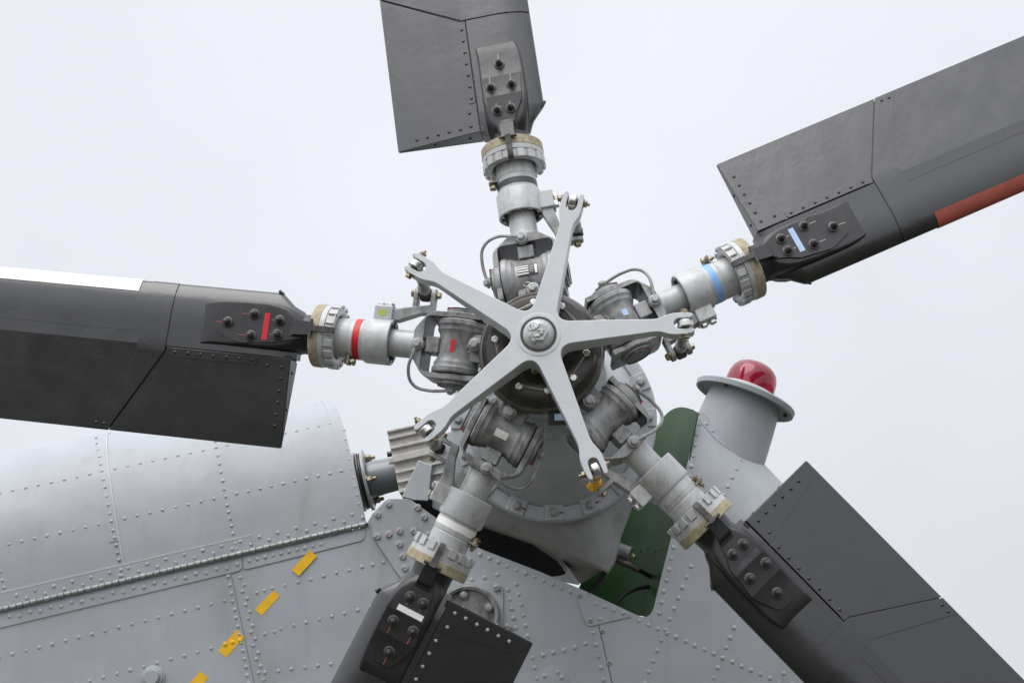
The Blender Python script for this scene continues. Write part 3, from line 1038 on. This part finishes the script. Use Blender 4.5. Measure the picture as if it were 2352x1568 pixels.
MB().hexbolt((-14, 128, -58), (0, -1, 0), 8, 10).build('inner_nut', 'brass', hub, 0.5, HO)

# hinge drums, one on each arm of the hub
def local_mtx(k):
    m = blade_frame(k)
    return Matrix.Translation((0, -HO[1]*.001, 0)) @ m
dm = MB().lathe([(-67.1, 32.7), (-66.0, 54.5), (-62.7, 57.8), (-52.8, 58.3), (-49.5, 55.6), (-46.2, 54.5), (-39.6, 54.5), (-34.1, 51.2), (-28.6, 48.5), (-15.4, 47.4), (15.4, 47.4), (28.6, 48.5), (34.1, 51.2), (39.6, 54.5), (46.2, 54.5), (49.5, 55.6), (52.8, 58.3), (62.7, 57.8), (66.0, 54.5), (67.1, 32.7)], (208, 0, 0), (0, 1, 0), 56)
drum_me = dm.mesh('hinge_drum', ang=30)
drum_me.materials.append(M['hub'])
armm = MB().box((120, -34, -44), (190, 34, 30)).mesh('hub_arm')
armm.materials.append(M['hub'])
lugm = MB().box((250, -20, -24), (284, 20, 32)).mesh('drum_lug')
lugm.materials.append(M['hub'])
botm = MB().lathe([(0, 19), (10, 18), (14, 15), (15, 8)], (157, -6, 40), (0, 0, 1), 28).mesh('bolt_boss')
botm.materials.append(M['hub'])
bolm = MB().hexbolt((157, -6, 54), (0, 0, 1), 11.5, 11).mesh('drum_bolt')
bolm.materials.append(M['greybolt'])
wirm = MB().tube([(168, -6, 58), (174, 4, 58), (172, 14, 54), (164, 10, 56), (160, 2, 60)], 1.0, 5).mesh('lock_wire')
wirm.materials.append(M['wire'])
for k in range(5):
    lm_ = local_mtx(k)
    link('hinge_drum', drum_me, None, hub, 0, lm_)
    link('hub_arm', armm, None, hub, 3.0, lm_)
    link('drum_lug', lugm, None, hub, 3.0, lm_)
    link('bolt_boss', botm, None, hub, 0.8, lm_)
    link('drum_bolt', bolm, None, hub, 0.6, lm_)
    link('lock_wire', wirm, None, hub, 0, lm_)
    def patch(c0, c1, a0, a1, m_, name, off=0.6):
        rws = []
        for i in range(9):
            aa = R(a0+(a1-a0)*i/8)
            rws.append([(208+(47.6+off)*math.sin(aa), c0+(c1-c0)*j/3, (47.6+off)*math.cos(aa)) for j in range(4)])
        o = MB().grid(rws).build(name, m_, hub, 0, mtx=lm_, ang=60)
        solid(o, 0.6)
    if k == 2:
        patch(-16, 16, -2, 12, 'red', 'paint_patch')
    elif k == 3:
        patch(-17, 16, -6, 16, 'white', 'paint_patch')
    elif k == 0:
        patch(-2, 14, 6, 24, 'paleblue', 'paint_patch')
    elif k == 1:
        o_ = -25
        patch(-25, 38, -16, 24, 'charcoal', 'data_plate', 0.6)
        patch(28, 37, -12, 20, 'white', 'plate_edge', 1.3)
        for (a0, a1) in [(-9, -5), (-1, 3), (7, 11), (15, 18)]:
            patch(-2, 26, a0, a1, 'white', 'plate_stripe', 1.3)
        for (a0, a1) in [(-4, -3), (1, 2), (6, 7), (12, 13)]:
            patch(-14, -5, a0, a1, 'white', 'plate_line', 1.3)
        patch(-23, -17, -10, 18, 'white', 'plate_edge', 1.3)

# little blue-white tab between the two lower arms
MB().box((30, 150, -168), (52, 158, -152)).build('blue_tab', 'paleblue', hub, 1, HO)
MB().box((15, 158, -176), (64, 170, -140)).build('tab_holder', 'rubber', hub, 1, HO)

# ------------------------------------------------------------------ blades
def zt(c):
    if c < -10:
        return 30*math.sqrt(max(0.0, 1-((c+10)/87.0)**2))
    if c < 66:
        return 30-(c+10)*(2/76.0)
    return 28-(c-66)*(26/220.0)
def zpad(r):
    pts = [(560, 46), (600, 49), (690, 52), (711, 47.5), (748, 46.5), (768, 41.5), (815, 38), (860, 31)]
    for (a, x), (b, y) in zip(pts, pts[1:]):
        if r <= b:
            return x+(y-x)*max(0, r-a)/(b-a)
    return 31
def side_profile(r0, r1, c):
    pass

BL_LABEL = [
 'black rotor blade at upper right with blue bands and a red leading edge strip',
 'black rotor blade pointing up with a dark band on its sleeve',
 'black rotor blade pointing left with red bands and a white leading edge',
 'black rotor blade at lower left with white bands, in front of the fin',
 'black rotor blade at lower right, in front of the fin rear edge']

def nose(r, k=1.0, off=0.0, zs=1.0):
    cs_ = [66, 50, 30, 10, -10, -30, -50, -65, -78, -87, -93, -96, -97]
    f = lambda c: (c if c > -40 else -40+(c+40)*k)
    top = [(r, f(c), (zt(c)+off)*zs) for c in cs_]
    bot = [(r, f(c), -(zt(c)+off)*zs) for c in reversed(cs_[:-1])]
    return top+bot
spar = MB().loft([nose(604, .25, 0, .55), nose(630, .45, 0, .8), nose(664, .97), nose(674, 1.0), nose(936, 1), nose(1400, 1), nose(2300, 1)])
root = spar.build('rotor_blade', 'black', rotor, 0, ang=32)
X = (1, 0, 0)
# yoke frame with its window
def rrect(r0, r1, c, rad, n=6, inner=False):
    pts = [(r0, -c)]
    for k in range(n+1):
        a = R(-90+90*k/n)
        pts.append((r1-rad+rad*math.cos(a), -c+rad+rad*math.sin(a)))
    for k in range(n+1):
        a = R(0+90*k/n)
        pts.append((r1-rad+rad*math.cos(a), c-rad+rad*math.sin(a)))
    pts.append((r0, c))
    return pts
outer = [(150, -82), (264, -82), (276, -79), (286, -71), (303, -48), (310, -38), (313, -30), (313, 30), (310, 38), (303, 48), (286, 71), (276, 79), (264, 82), (150, 82)]
inner = rrect(150, 288, 68, 13)
yk = MB()
poly = outer+list(reversed(inner))
yk.prism(poly, lambda a, b: -62, lambda a, b: 40)
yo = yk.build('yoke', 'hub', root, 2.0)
yo.data.materials.append(M['yoke_inner'])
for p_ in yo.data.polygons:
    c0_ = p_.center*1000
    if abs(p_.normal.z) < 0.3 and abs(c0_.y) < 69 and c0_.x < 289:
        p_.material_index = 1  # faces round the window are near-black, darker than the outer yoke
# yoke ears round the drum ends
for s_ in (-1, 1):
    MB().lathe([(0, 49), (12, 49), (15, 46)], (208, s_*69, 0), (0, s_, 0), 40).build('yoke_ear', 'hub', root, 0.8)
    cp = MB().lathe([(0, 39), (6, 39), (8, 36), (9, 10)], (208, s_*84, 0), (0, s_, 0), 32).build('bearing_cap', 'hub', root, 0.8)
    lk = MB()
    for q in range(11):
        a = R(-120+24*q*1.0)
        lk.box((-7, -3, 0), (7, 3, 3), lambda p_, q_, h, a=a: (208+(33*math.cos(a)) - p_*math.sin(a)+q_*math.cos(a), s_*(92.5+h), 33*math.sin(a)+p_*math.cos(a)+q_*math.sin(a)))
    lk.lathe([(0, 31), (2.5, 31)], (208, s_*92, 0), (0, s_, 0), 28)
    lk.build('locking_ring', 'nut', root, 0.5)
    MB().box((236, s_*88, 8), (244, s_*97, 18)).build('red_seal', 'darkred', root, 0.5)
MB().hexbolt((210, 101, 12), (0, 0.8, 0.6), 10, 11).lathe([(-8, 9), (12, 9)], (210, 92, 12), (0, 1, 0.2), 18).build('pipe_fitting', 'greybolt', root, 0.6)
MB().lathe([(-4, 16), (2, 16), (9, 14)], (299, 4, 40), (0, 0, 1), 24).hexbolt((299, 4, 48), (0, 0, 1), 10.5, 10).build('banjo_bolt', 'greybolt', root, 0.6)
MB().tube([(301, 12, 49), (308, 36, 48), (314, 62, 43), (310, 90, 32), (292, 107, 24), (262, 111, 19), (236, 109, 16), (214, 105, 14)], 4.0, 10, 6).build('grease_pipe', 'hub', root)
# neck, shaft and sleeve
MB().lathe([(296, 35), (306, 37), (312, 37), (320, 35), (328, 34), (430, 34)], (0, 0, 0), X, 48, cap0=False).build('neck_shaft', 'sleeve', root)
MB().lathe([(405, 36), (380, 50), (373, 51.5), (372, 54), (374, 56.5), (432, 56.5), (438, 54), (440, 50)], (0, 0, 0), X, 56, cap0=False, cap1=False).build('clamp_sleeve', 'sleeve', root, 0.6)
bd = MB().lathe([(378, 50), (382, 49), (386, 42), (392, 41)], (0, 0, 0), X, 48, cap0=False, cap1=False).build('clamp_bore', 'nut', root, 0.4)
for q in range(10):
    a = R(36*q)
    MB().box((374, -6, 44), (379, 6, 50), lambda p_, q_, h, a=a: (p_, q_*math.cos(a)-h*math.sin(a), q_*math.sin(a)+h*math.cos(a))).build('retainer_clip', 'hub', root)
MB().lathe([(438, 50), (470, 49.5), (474, 49), (475, 48.3), (478, 48.3), (479, 49), (500, 48.5), (540, 48)], (0, 0, 0), X, 56, cap0=False).build('blade_sleeve', 'sleeve', root, 0.3)
stripe = MB().lathe([(446, 49.6), (446.5, 50.3), (463, 50.2), (463.5, 49.4)], (0, 0, 0), X, 56, cap0=False, cap1=False).build('colour_stripe', 'blue', root)
# bolt pair on the +chord side (band clamp)
MB().box((470, 44, -4), (474, 66, 26)).build('band_tab', 'hub', root, 0.5)
MB().cyl((455, 58, 12), (490, 58, 12), 4, 12).hexbolt((474, 58, 12), (1, 0, 0), 8, 8).hexbolt((470, 58, 12), (-1, 0, 0), 8, 8).lathe([(0, 10), (5, 10)], (457, 58, 12), (1, 0, 0), 14).build('band_bolt', 'brass', root, 0.5)
# castellated nut and laminate collar
cg_ = MB().lathe([(540, 50), (512, 52), (507, 56), (505, 62), (506, 70), (509, 73), (541, 74)], (0, 0, 0), X, 72, cap0=False, cap1=False)
nutr = cg_.build('castle_nut', 'sleeve', root, 0.5)
for q in range(17):
    a = R(360/17*q)
    MB().box((504, -8.5, 71), (526, 8.5, 78.5), lambda p_, q_, h, a=a: (p_, q_*math.cos(a)-h*math.sin(a), q_*math.sin(a)+h*math.cos(a))).build('nut_tooth', 'sleeve', root, 1.0)
MB().lathe([(528, 74), (529, 76.5), (541.5, 77)], (0, 0, 0), X, 72, cap0=False, cap1=False).build('nut_band', 'sleeve', root)
MB().lathe([(541, 60), (541.5, 77), (543, 78), (564, 77.5), (566, 76), (567, 45)], (0, 0, 0), X, 72, cap0=False, cap1=False).build('laminate_collar', 'tan', root, 0.5)
wp = []
for q in range(15):
    a = R(-20+q*9)
    wp.append((506-1.5*math.sin(q*1.3), -77*math.sin(a-R(20)), 77*math.cos(a-R(20))))
MB().tube(wp, 0.9, 5, 2).build('lock_wire', 'wire', root)
# root fitting
def sect(r, lo, hi, zh, rc, n=9):
    out = []
    for (sx, sz, a0) in ((1, 1, 0), (-1, 1, 90), (-1, -1, 180), (1, -1, 270)):
        cx = (hi-rc) if sx > 0 else (lo+rc)
        cz = sz*(zh-min(rc, zh))
        rz = min(rc, zh)
        for k in range(n):
            a = R(a0+90*k/(n-1))
            out.append((r, cx+rc*math.cos(a), cz+rz*math.sin(a)))
    return out
rf = MB().loft([sect(566, -50, 50, 50, 50), sect(580, -49, 49, 48, 48), sect(594, -48, 49, 47, 46), sect(604, -49, 50, zpad(604), 38), sect(616, -52, 50, zpad(616), 24), sect(636, -57, 50, zpad(636), 14), sect(660, -60, 50, zpad(660), 9), sect(690, -62, 50, zpad(690), 7), sect(711, -62, 50, zpad(711), 7), sect(748, -62, 50, zpad(748), 7), sect(768, -62, 50, zpad(768), 7),
                sect(800, -61, 50, zpad(800)-1, 7), sect(826, -58, 51, 36, 7), sect(848, -52, 53, 31.5, 6), sect(858, -46, 56, 24, 6)])
rf.build('root_fitting', 'black2', root, 0, ang=28)
# spar with rounded leading edge
MB().cyl((664, -93, 6), (676, -101, 6), 4, 8).build('tie_down', 'black2', root)
# trailing panel and outer skin
def dep(off):
    return (lambda a, b: zt(b)+off), (lambda a, b: -zt(b)-off)
hi_, lo_ = dep(0)
tp = MB().prism([(614, 69), (614, 283), (617, 286), (1064, 286), (940, 85), (938, 69)], lo_, hi_).build('trailing_panel', 'black', root, 0.8)
MB().prism([(930, 62), (930, 85), (1054, 280), (1078, 280), (952, 85), (952, 62)], lambda a, b: -zt(b)+2.5, lambda a, b: zt(b)-2.5).build('seam_rib', 'black2', root)
MB().prism([(615.5, 60), (615.5, 75), (945, 75), (945, 60)], lambda a, b: -zt(b)+5, lambda a, b: zt(b)-5).build('spar_rib', 'black2', root)
hi_, lo_ = dep(0.05)
ok = MB().prism([(941, 66.02), (943, 85), (1067, 286.5), (2300, 286.5), (2300, 66.02)], lo_, hi_).build('outer_skin', 'black', root, 0)
hi2 = lambda a, b: zt(b)+2.6
lo2 = lambda a, b: zt(b)-1
MB().prism([(942, 80), (1066, 284), (1117, 284), (1017, 95), (1014, 80)], lo2, hi2).build('skin_strap', 'black', root, 0.6)
sr = []
for c in [80, 60, 40, 20, 0, -20, -40, -60, -75, -86, -93, -96]:
    sr.append([(940-(80-c)*.02, c, zt(c)+1.8), (1014-(80-c)*.05, c, zt(c)+1.8)])
o = MB().grid(sr).build('spar_strap', 'black', root, 0, ang=50)
solid(o, (0.002)*1000, 0)
MB().box((1018, 35.4, zt(36)-1), (2300, 36.6, zt(36)+0.35)).build('skin_seam', 'black2', root)
# leading edge strip
le = []
for sgn, cl in ((1, [-64, -72, -80, -86, -91, -94.5, -96.5, -97.4]), (-1, [-96.5, -94.5, -91, -86, -80, -72, -64])):
    for c in cl:
        le.append((c-0.8, sgn*(zt(max(c, -97))+1.0) if c > -97.3 else 0))
lr = [[(r, c, z) for (c, z) in le] for r in (1034, 1300, 1700, 2298)]
lestrip = MB().grid(lr).build('leading_edge_strip', 'rust', root, 0, ang=60)
solid(lestrip, (0.0016)*1000, 0)
# strap along the spar and root doubler
MB().prism([(702, 70), (925, 70), (925, 88), (912, 92), (704, 92), (698, 88), (698, 74)], lo2, lambda a, b: zt(b)+1.8).build('rivet_strap', 'black', root, 0.5)
MB().prism([(616, 70), (616, 282), (620, 283), (655, 264), (692, 76), (690, 70)], lo2, lambda a, b: zt(b)+1.5).build('root_doubler', 'black', root, 0.5)
nrm = Vector((0, 26/220.0, 1)).normalized()
for (r_, c_) in [(636, 234), (636, 206), (635, 177), (635, 149), (634, 119), (635, 91), (672, 90)]+[(712+33.5*i, 80) for i in range(7)]:
    link('rivet', RV_BLADE, None, root, 0, orient((r_, c_, zt(c_)+1.6), nrm))
for (r_, c_) in [(1077, 272), (1098, 271)]:
    link('rivet', RV_BLADE, None, root, 0, orient((r_, c_, zt(c_)+2.4), nrm))
for c_ in (100, 190):
    link('rivet', RV_BLADE, None, root, 0, orient((614, c_, 4), (-1, 0, 0)))
# attachment plate
pl2 = [(588, 20), (600, 22), (660, 36), (690, 39), (711, 40.5), (742, 44), (748, 42.5), (768, 38), (806, 20), (816, 10), (819, -4), (816, -20), (809, -30), (768, -49), (748, -55), (711, -51), (690, -50), (668, -47), (643, -34), (625, -27), (603, -20)]
folds = [588, 690, 711, 748, 768, 820]
pm = MB()
strips = []
def clipr(poly, r, keep_hi):
    out = []
    for i in range(len(poly)):
        a, b = poly[i], poly[(i+1) % len(poly)]
        da, db = (a[0]-r, b[0]-r) if keep_hi else (r-a[0], r-b[0])
        if da >= 0:
            out.append(a)
        if (da > 0) != (db > 0) and abs(da-db) > 1e-9 and da != 0 and db != 0:
            t = da/(da-db)
            out.append((r, a[1]+(b[1]-a[1])*t))
    return out
pv = {}
bm_v = []
bm_f = []
for a, b in zip(folds[:-1], folds[1:]):
    pp = clipr(clipr(pl2, a, True), b, False)
    ids = []
    for q in pp:
        key = (round(q[0], 2), round(q[1], 2))
        if key not in pv:
            pv[key] = len(bm_v)
            bm_v.append((q[0], q[1], zpad(q[0])+5.0))
        if pv[key] not in ids:
            ids.append(pv[key])
    if len(ids) > 2:
        bm_f.append(tuple(ids))
pm.add(bm_v, bm_f)
plate_o = pm.build('attachment_plate', 'black2', root, 0, ang=12)
if plate_o.data.polygons[0].normal.z < 0:
    plate_o.data.flip_normals()
solid(plate_o, (0.006)*1000, -1)
bv = plate_o.modifiers.new('bevel', 'BEVEL')
bv.width = 0.0012
bv.segments = 2
bv.limit_method = 'ANGLE'
bv.angle_limit = R(50)
nm = MB()
nm.lathe([(0, 14), (2, 14), (2.6, 13)], n=24)
nm.lathe([(2.5, 10.2), (4, 10.2), (5, 9.6)], n=24)
nm.lathe([(5, 8.6), (12, 8.6), (13.5, 7.6)], n=6)
nm.lathe([(12, 6.6), (17, 6.2), (18, 5.2)], n=18)
nm.lathe([(17, 4.0), (21.5, 3.8), (22, 3.0)], n=14)
nut_me = nm.mesh('plate_nut')
nut_me.materials.append(M['nut'])
mk_me = MB().box((-1.0, -0.9, 0), (20, 0.9, 0.5)).mesh('witness_mark')
mk_me.materials.append(M['pink'])
BOLTS = [(648, 17), (648, -18), (716, 25), (715, -28), (783, -4)]
marks = []
for (r_, c_) in BOLTS:
    z_ = zpad(r_)+5.0
    sl_ = 0.0 if r_ < 760 else (38-41.5)/47.0
    link('plate_nut', nut_me, None, root, 0, orient((r_, c_, z_), (-sl_, 0, 1), random.random()*6))
    mo = link('witness_mark', mk_me, None, root, 0, Matrix.Translation((0.001*(r_+12), 0.001*c_, 0.001*(z_+0.2))))
    if r_ > 760:
        mo.matrix_local = Matrix.Translation((0.001*(r_+12), 0.001*c_, 0.001*(z_-0.6))) @ Matrix.Rotation(-math.atan(sl_), 4, 'Y')
    marks.append(mo)
patch_o = MB().box((673, -34, 56.3), (687, 32, 57.4)).build('paint_patch', 'paleblue', root)
# locking tab bent over the collar
tb = MB()
tz = [(618, 55.5), (609, 58), (605, 70), (600, 73), (566, 79), (559, 82), (555, 82)]
tb.grid([[(r_, c_-4, z_) for c_ in (-17+2*(612-r_)/50, 19-2*(612-r_)/50)] for r_, z_ in tz])
tabo = tb.build('bent_tab', 'black2', root, 0, ang=20)
solid(tabo, (0.004)*1000, 0)
MB().cyl((558, -25, 84), (558, 20, 84), 4, 12).build('tab_pin', 'nut', root)
tl = MB()
tl.grid([[(r_, c_, z_) for c_ in (-10, 4)] for r_, z_ in [(562, 87), (545, 83.5), (528, 83), (512, 82.5), (505, 80), (503, 70)]])
lt = tl.build('lock_tongue', 'nut', root, 0, ang=20)
solid(lt, (0.004)*1000, 0)
# pitch horn
hb = MB().box((378, -86, -20), (424, -50, 24))
hb.build('horn_block', 'sleeve', root, 3)
for r_ in (389, 412):
    MB().hexbolt((r_, -86, 4), (0, -1, 0), 10, 8, rot=0.5).build('horn_bolt', 'steel', root, 0.6)
harm = MB().loft([[(r_, c_-hc, -hz), (r_, c_+hc, -hz), (r_, c_+hc, hz), (r_, c_-hc, hz)] for (r_, c_, hc, hz) in [(384, -66, 15, 17), (365, -68, 16, 17), (340, -76, 14, 16), (315, -84, 11, 15), (290, -88, 11, 15), (280, -90, 10, 14)]])
horn = harm.build('pitch_horn', 'hub', root, 3.5, ang=45)
for r0_, r1_ in ((279, 290), (322, 333)):
    prong = []
    cy = -126
    for q in range(9):
        a = R(180+180*q/8)
        prong.append((cy+16*math.sin(a), 16*math.cos(a)))
    prong = [(-82, -14)]+prong+[(-82, 14)]
    MB().prism(prong, r0_, r1_, lambda a, b, z: (z, a, b)).build('horn_prong', 'hub', root, 2)
MB().cyl((268, -126, 0), (342, -126, 0), 6, 14).hexbolt((333, -126, 0), (1, 0, 0), 9, 8).hexbolt((279, -126, 0), (-1, 0, 0), 9, 9).build('horn_pin', 'brass', root, 0.5)

# place the five blades
mats_by_blade = [('blue', 'paleblue', 'rust', 'palemark'), ('charcoal', None, 'rust', 'palemark'), ('red', 'red', 'white', 'pink'), ('white', 'white', 'white', 'pink'), (None, 'dirtscuff', 'rust', None)]
def own(o, m_):
    o.data = o.data.copy()
    o.data.materials.clear()
    o.data.materials.append(M[m_])
blades = []
for k in range(5):
    r_ = root if k == 4 else copy_tree(root, rotor)
    blades.append(r_)
for k, b in enumerate(blades):
    b.matrix_local = Matrix.Translation((0, -HO[1]*.001, 0)) @ blade_frame(k)
    b['label'] = BL_LABEL[k]
    st, pa, lee, mk = mats_by_blade[k]
    for ch in list(b.children):
        base = ch.name.split('.')[0]
        if base == 'colour_stripe':
            own(ch, st or 'sleeve')
        elif base == 'leading_edge_strip':
            own(ch, lee)
        elif base == 'paint_patch':
            if pa is None:
                bpy.data.objects.remove(ch)
            else:
                own(ch, pa)
        elif base == 'rivet' and k == 3 and ch.matrix_local.translation.x < 0.69:
            ch.data = RV_BRIGHT
        elif base == 'witness_mark':
            if mk is None:
                bpy.data.objects.remove(ch)
            else:
                own(ch, mk)
# lime dab on the left horn block
MB().lathe([(0, 9), (0.5, 9)], (402, -68, 24.2), (0, 0, 1), 20).build('lime_dab', 'lime', blades[2])

# ------------------------------------------------------------------ spider
SPO = HO
A0 = 4.186
def yfront(r):
    return 0 if r < 82 else (r-82)*0.035
def thick(r):
    if r < 82:
        return 76
    if r < 262:
        return 76-(r-82)*(34/180)
    return 42
st_ = [(80, 26.5), (125, 24), (170, 21.3), (215, 18.6), (255, 16), (268, 15.6), (280, 17), (290, 20.5), (300, 24)]
spm = MB()
def arm_pt(k, r, w_, y):
    a = R(A0+72*k)
    return Vector((r*math.cos(a)-w_*math.sin(a), y, r*math.sin(a)+w_*math.cos(a)))
cen = []
for k in range(5):
    cen.append(arm_pt(k, 80, -26.5, 0))
    cen.append(arm_pt(k, 80, 26.5, 0))
    p0 = arm_pt(k, 80, 26.5, 0)
    p2 = arm_pt(k+1, 80, -26.5, 0)
    am = R(A0+72*k+36)
    pc_ = Vector((47.5*math.cos(am), 0, 47.5*math.sin(am)))
    for q in range(1, 10):
        t = q/10
        cen.append(p0*(1-t)**2+pc_*2*t*(1-t)+p2*t*t)
n = len(cen)
back = [p+V(0, 76, 0) for p in cen]
o_ = len(spm.v)
spm.v += cen+back
spm.f.append(tuple(range(n)))
spm.f.append(tuple(range(2*n-1, n-1, -1)))
for i in range(n):
    j = (i+1) % n
    a_, b_ = cen[i], cen[j]
    armend = (i % 11 == 0)
    if not armend:
        spm.f.append((i, j, j+n, i+n))
for k in range(5):
    base = len(spm.v)
    i0, i1 = k*11, k*11+1
    prev = (i0, i1, i1+n, i0+n)
    for (r_, w_) in st_[1:]:
        b0 = len(spm.v)
        yf, th = yfront(r_), thick(r_)
        spm.v += [arm_pt(k, r_, -w_, yf), arm_pt(k, r_, w_, yf), arm_pt(k, r_, w_, yf+th), arm_pt(k, r_, -w_, yf+th)]
        cur = (b0, b0+1, b0+2, b0+3)
        for q in range(4):
            spm.f.append((prev[q], prev[(q+1) % 4], cur[(q+1) % 4], cur[q]))
        prev = cur
    # fork with its slot
    fk = [(300, -24), (312, -26), (340, -26), (352, -24), (358, -20), (357, -14.5), (350, -12.5), (326, -12.5)]
    for q in range(7):
        a = R(-90-180*q/6)
        fk.append((324+12.5*math.cos(a), 12.5*math.sin(a)))
    fk += [(326, 12.5), (350, 12.5), (357, 14.5), (358, 20), (352, 24), (340, 26), (312, 26), (300, 24)]
    yf = yfront(300)
    m_ = len(fk)
    b0 = len(spm.v)
    spm.v += [arm_pt(k, r_, w_, yf+(r_-300)*.035) for r_, w_ in fk]+[arm_pt(k, r_, w_, yf+42) for r_, w_ in fk]
    spm.f.append(tuple(range(b0, b0+m_)))
    spm.f.append(tuple(range(b0+2*m_-1, b0+m_-1, -1)))
    for i in range(m_-1):
        spm.f.append((b0+i, b0+i+1, b0+i+1+m_, b0+i+m_))
bm = bmesh.new()
me_ = bpy.data.meshes.new('tmp')
me_.from_pydata([tuple(v) for v in spm.v], [], spm.f)
bm.from_mesh(me_)
bmesh.ops.remove_doubles(bm, verts=bm.verts, dist=0.05)
bmesh.ops.recalc_face_normals(bm, faces=bm.faces)
for v in bm.verts:
    v.co = (v.co-Vector(SPO))*0.001
bm.to_mesh(me_)
bm.free()
for p in me_.polygons:
    p.use_smooth = True
me_.set_sharp_from_angle(angle=R(30))
me_.name = 'star_plate'
star = link('pitch_spider', me_, 'spider', rotor, 2.2)
sp = star
star['label'] = 'light grey five-armed star spider in front of the hub'
star.modifiers['bevel'].angle_limit = R(28)
# centre boss: recessed ring, domed nut and smeared sealant
MB().lathe([(2, 53), (-1.2, 51), (-1.8, 47), (-1.5, 43), (0, 41.5), (1, 41)], (0, 0, 0), (0, 1, 0), 48, cap0=False, cap1=False).build('boss_ring', 'spider', sp, 0, SPO)
MB().lathe([(0.5, 42), (-0.6, 42), (-0.7, 30)], (0, 0, 0), (0, 1, 0), 40, cap0=False, cap1=False).build('boss_groove', 'bronze', sp, 0, SPO)
MB().lathe([(2, 36.5), (-5, 36), (-11, 32), (-16, 22), (-19, 8), (-19.5, 1)], (0, 0, 0), (0, 1, 0), 40).build('dome_nut', 'sleeve', sp, 0, SPO, ang=60)
MB().lathe([(0, 24), (7, 24), (9, 21)], (0, -14, 0), (0, -1, 0), 6).build('hex_nut', 'sleeve', sp, 3, SPO)
rs = random.Random(3)
for i in range(9):
    a0 = rs.random()*6.28
    rr_ = rs.uniform(6, 27)
    pts_ = []
    for q in range(5):
        a1 = a0+q*rs.uniform(.18, .34)
        r1_ = rr_+rs.uniform(-5, 5)
        pts_.append((r1_*math.cos(a1), -15-8*math.cos(r1_/30*1.3)+rs.uniform(-1, 1), r1_*math.sin(a1)))
    MB().tube(pts_, rs.uniform(2.4, 5.0), 8).build('sealant_bead', 'sleeve', sp, 0, SPO, ang=80)
# fork bolts
for k in range(5):
    p = [arm_pt(k, 338, s_*26, 20) for s_ in (-1, 1)]
    d = (p[1]-p[0]).normalized()
    MB().hexbolt(p[1], d, 8.5, 8).build('fork_bolt', 'brass', sp, 0.5, SPO)
    MB().hexbolt(p[0], -d, 8.5, 7).lathe([(7, 4), (15, 4)], p[0], -d, 10).build('fork_nut', 'brass', sp, 0.5, SPO)

# ------------------------------------------------------------------ pitch links
LK = ['steel pitch link at the right-hand arm of the star, joining the upper right blade',
      'steel pitch link at the top arm of the star, joining the upright blade',
      'steel pitch link at the upper left arm of the star, joining the left blade',
      'steel pitch link at the lower left arm of the star, near the ribbed block',
      'pitch link daubed orange yellow at the lower right arm of the star']
for k in range(5):
    top = arm_pt(k, 338, 0, 20)
    hm = blade_frame(k)
    bot = hm @ Vector((.306, -.126, 0))*1000
    tang = (arm_pt(k, 338, 10, 20)-top).normalized()
    rad = Vector((hm[0][0], hm[1][0], hm[2][0]))
    O_ = tuple(bot)
    d = (bot-top).normalized()
    ln = (bot-top).length
    lo = MB().lathe([(14, 8), (30, 9), (40, 13), (60, 14), (62, 11), (ln-60, 11), (ln-58, 15), (ln-36, 15), (ln-30, 9), (ln-12, 9)], top, d, 24).build('pitch_link', 'orange' if k == 4 else 'hub', rotor, 0.6, O_, mtx=Matrix.Translation((bot-Vector(HO))*0.001))
    lo['label'] = LK[k]
    MB().lathe([(-9, 8), (-8.5, 16), (-6, 18), (6, 18), (8.5, 16), (9, 8)], top, tang, 32).build('rod_eye', 'steel', lo, 0.6, O_)
    MB().lathe([(-11.5, 9), (11.5, 9)], top, tang, 20).build('eye_ball', 'nut', lo, 1, O_)
    MB().lathe([(-13, 8), (-12, 15), (-8, 18), (8, 18), (12, 15), (13, 8)], bot, rad, 32).build('lower_eye', 'orange' if k == 4 else 'nut', lo, 0.6, O_)
    MB().hexbolt(top+d*60, d, 16, 10, washer=False, dome=False).build('lock_nut', 'nut', lo, 0.6, O_)
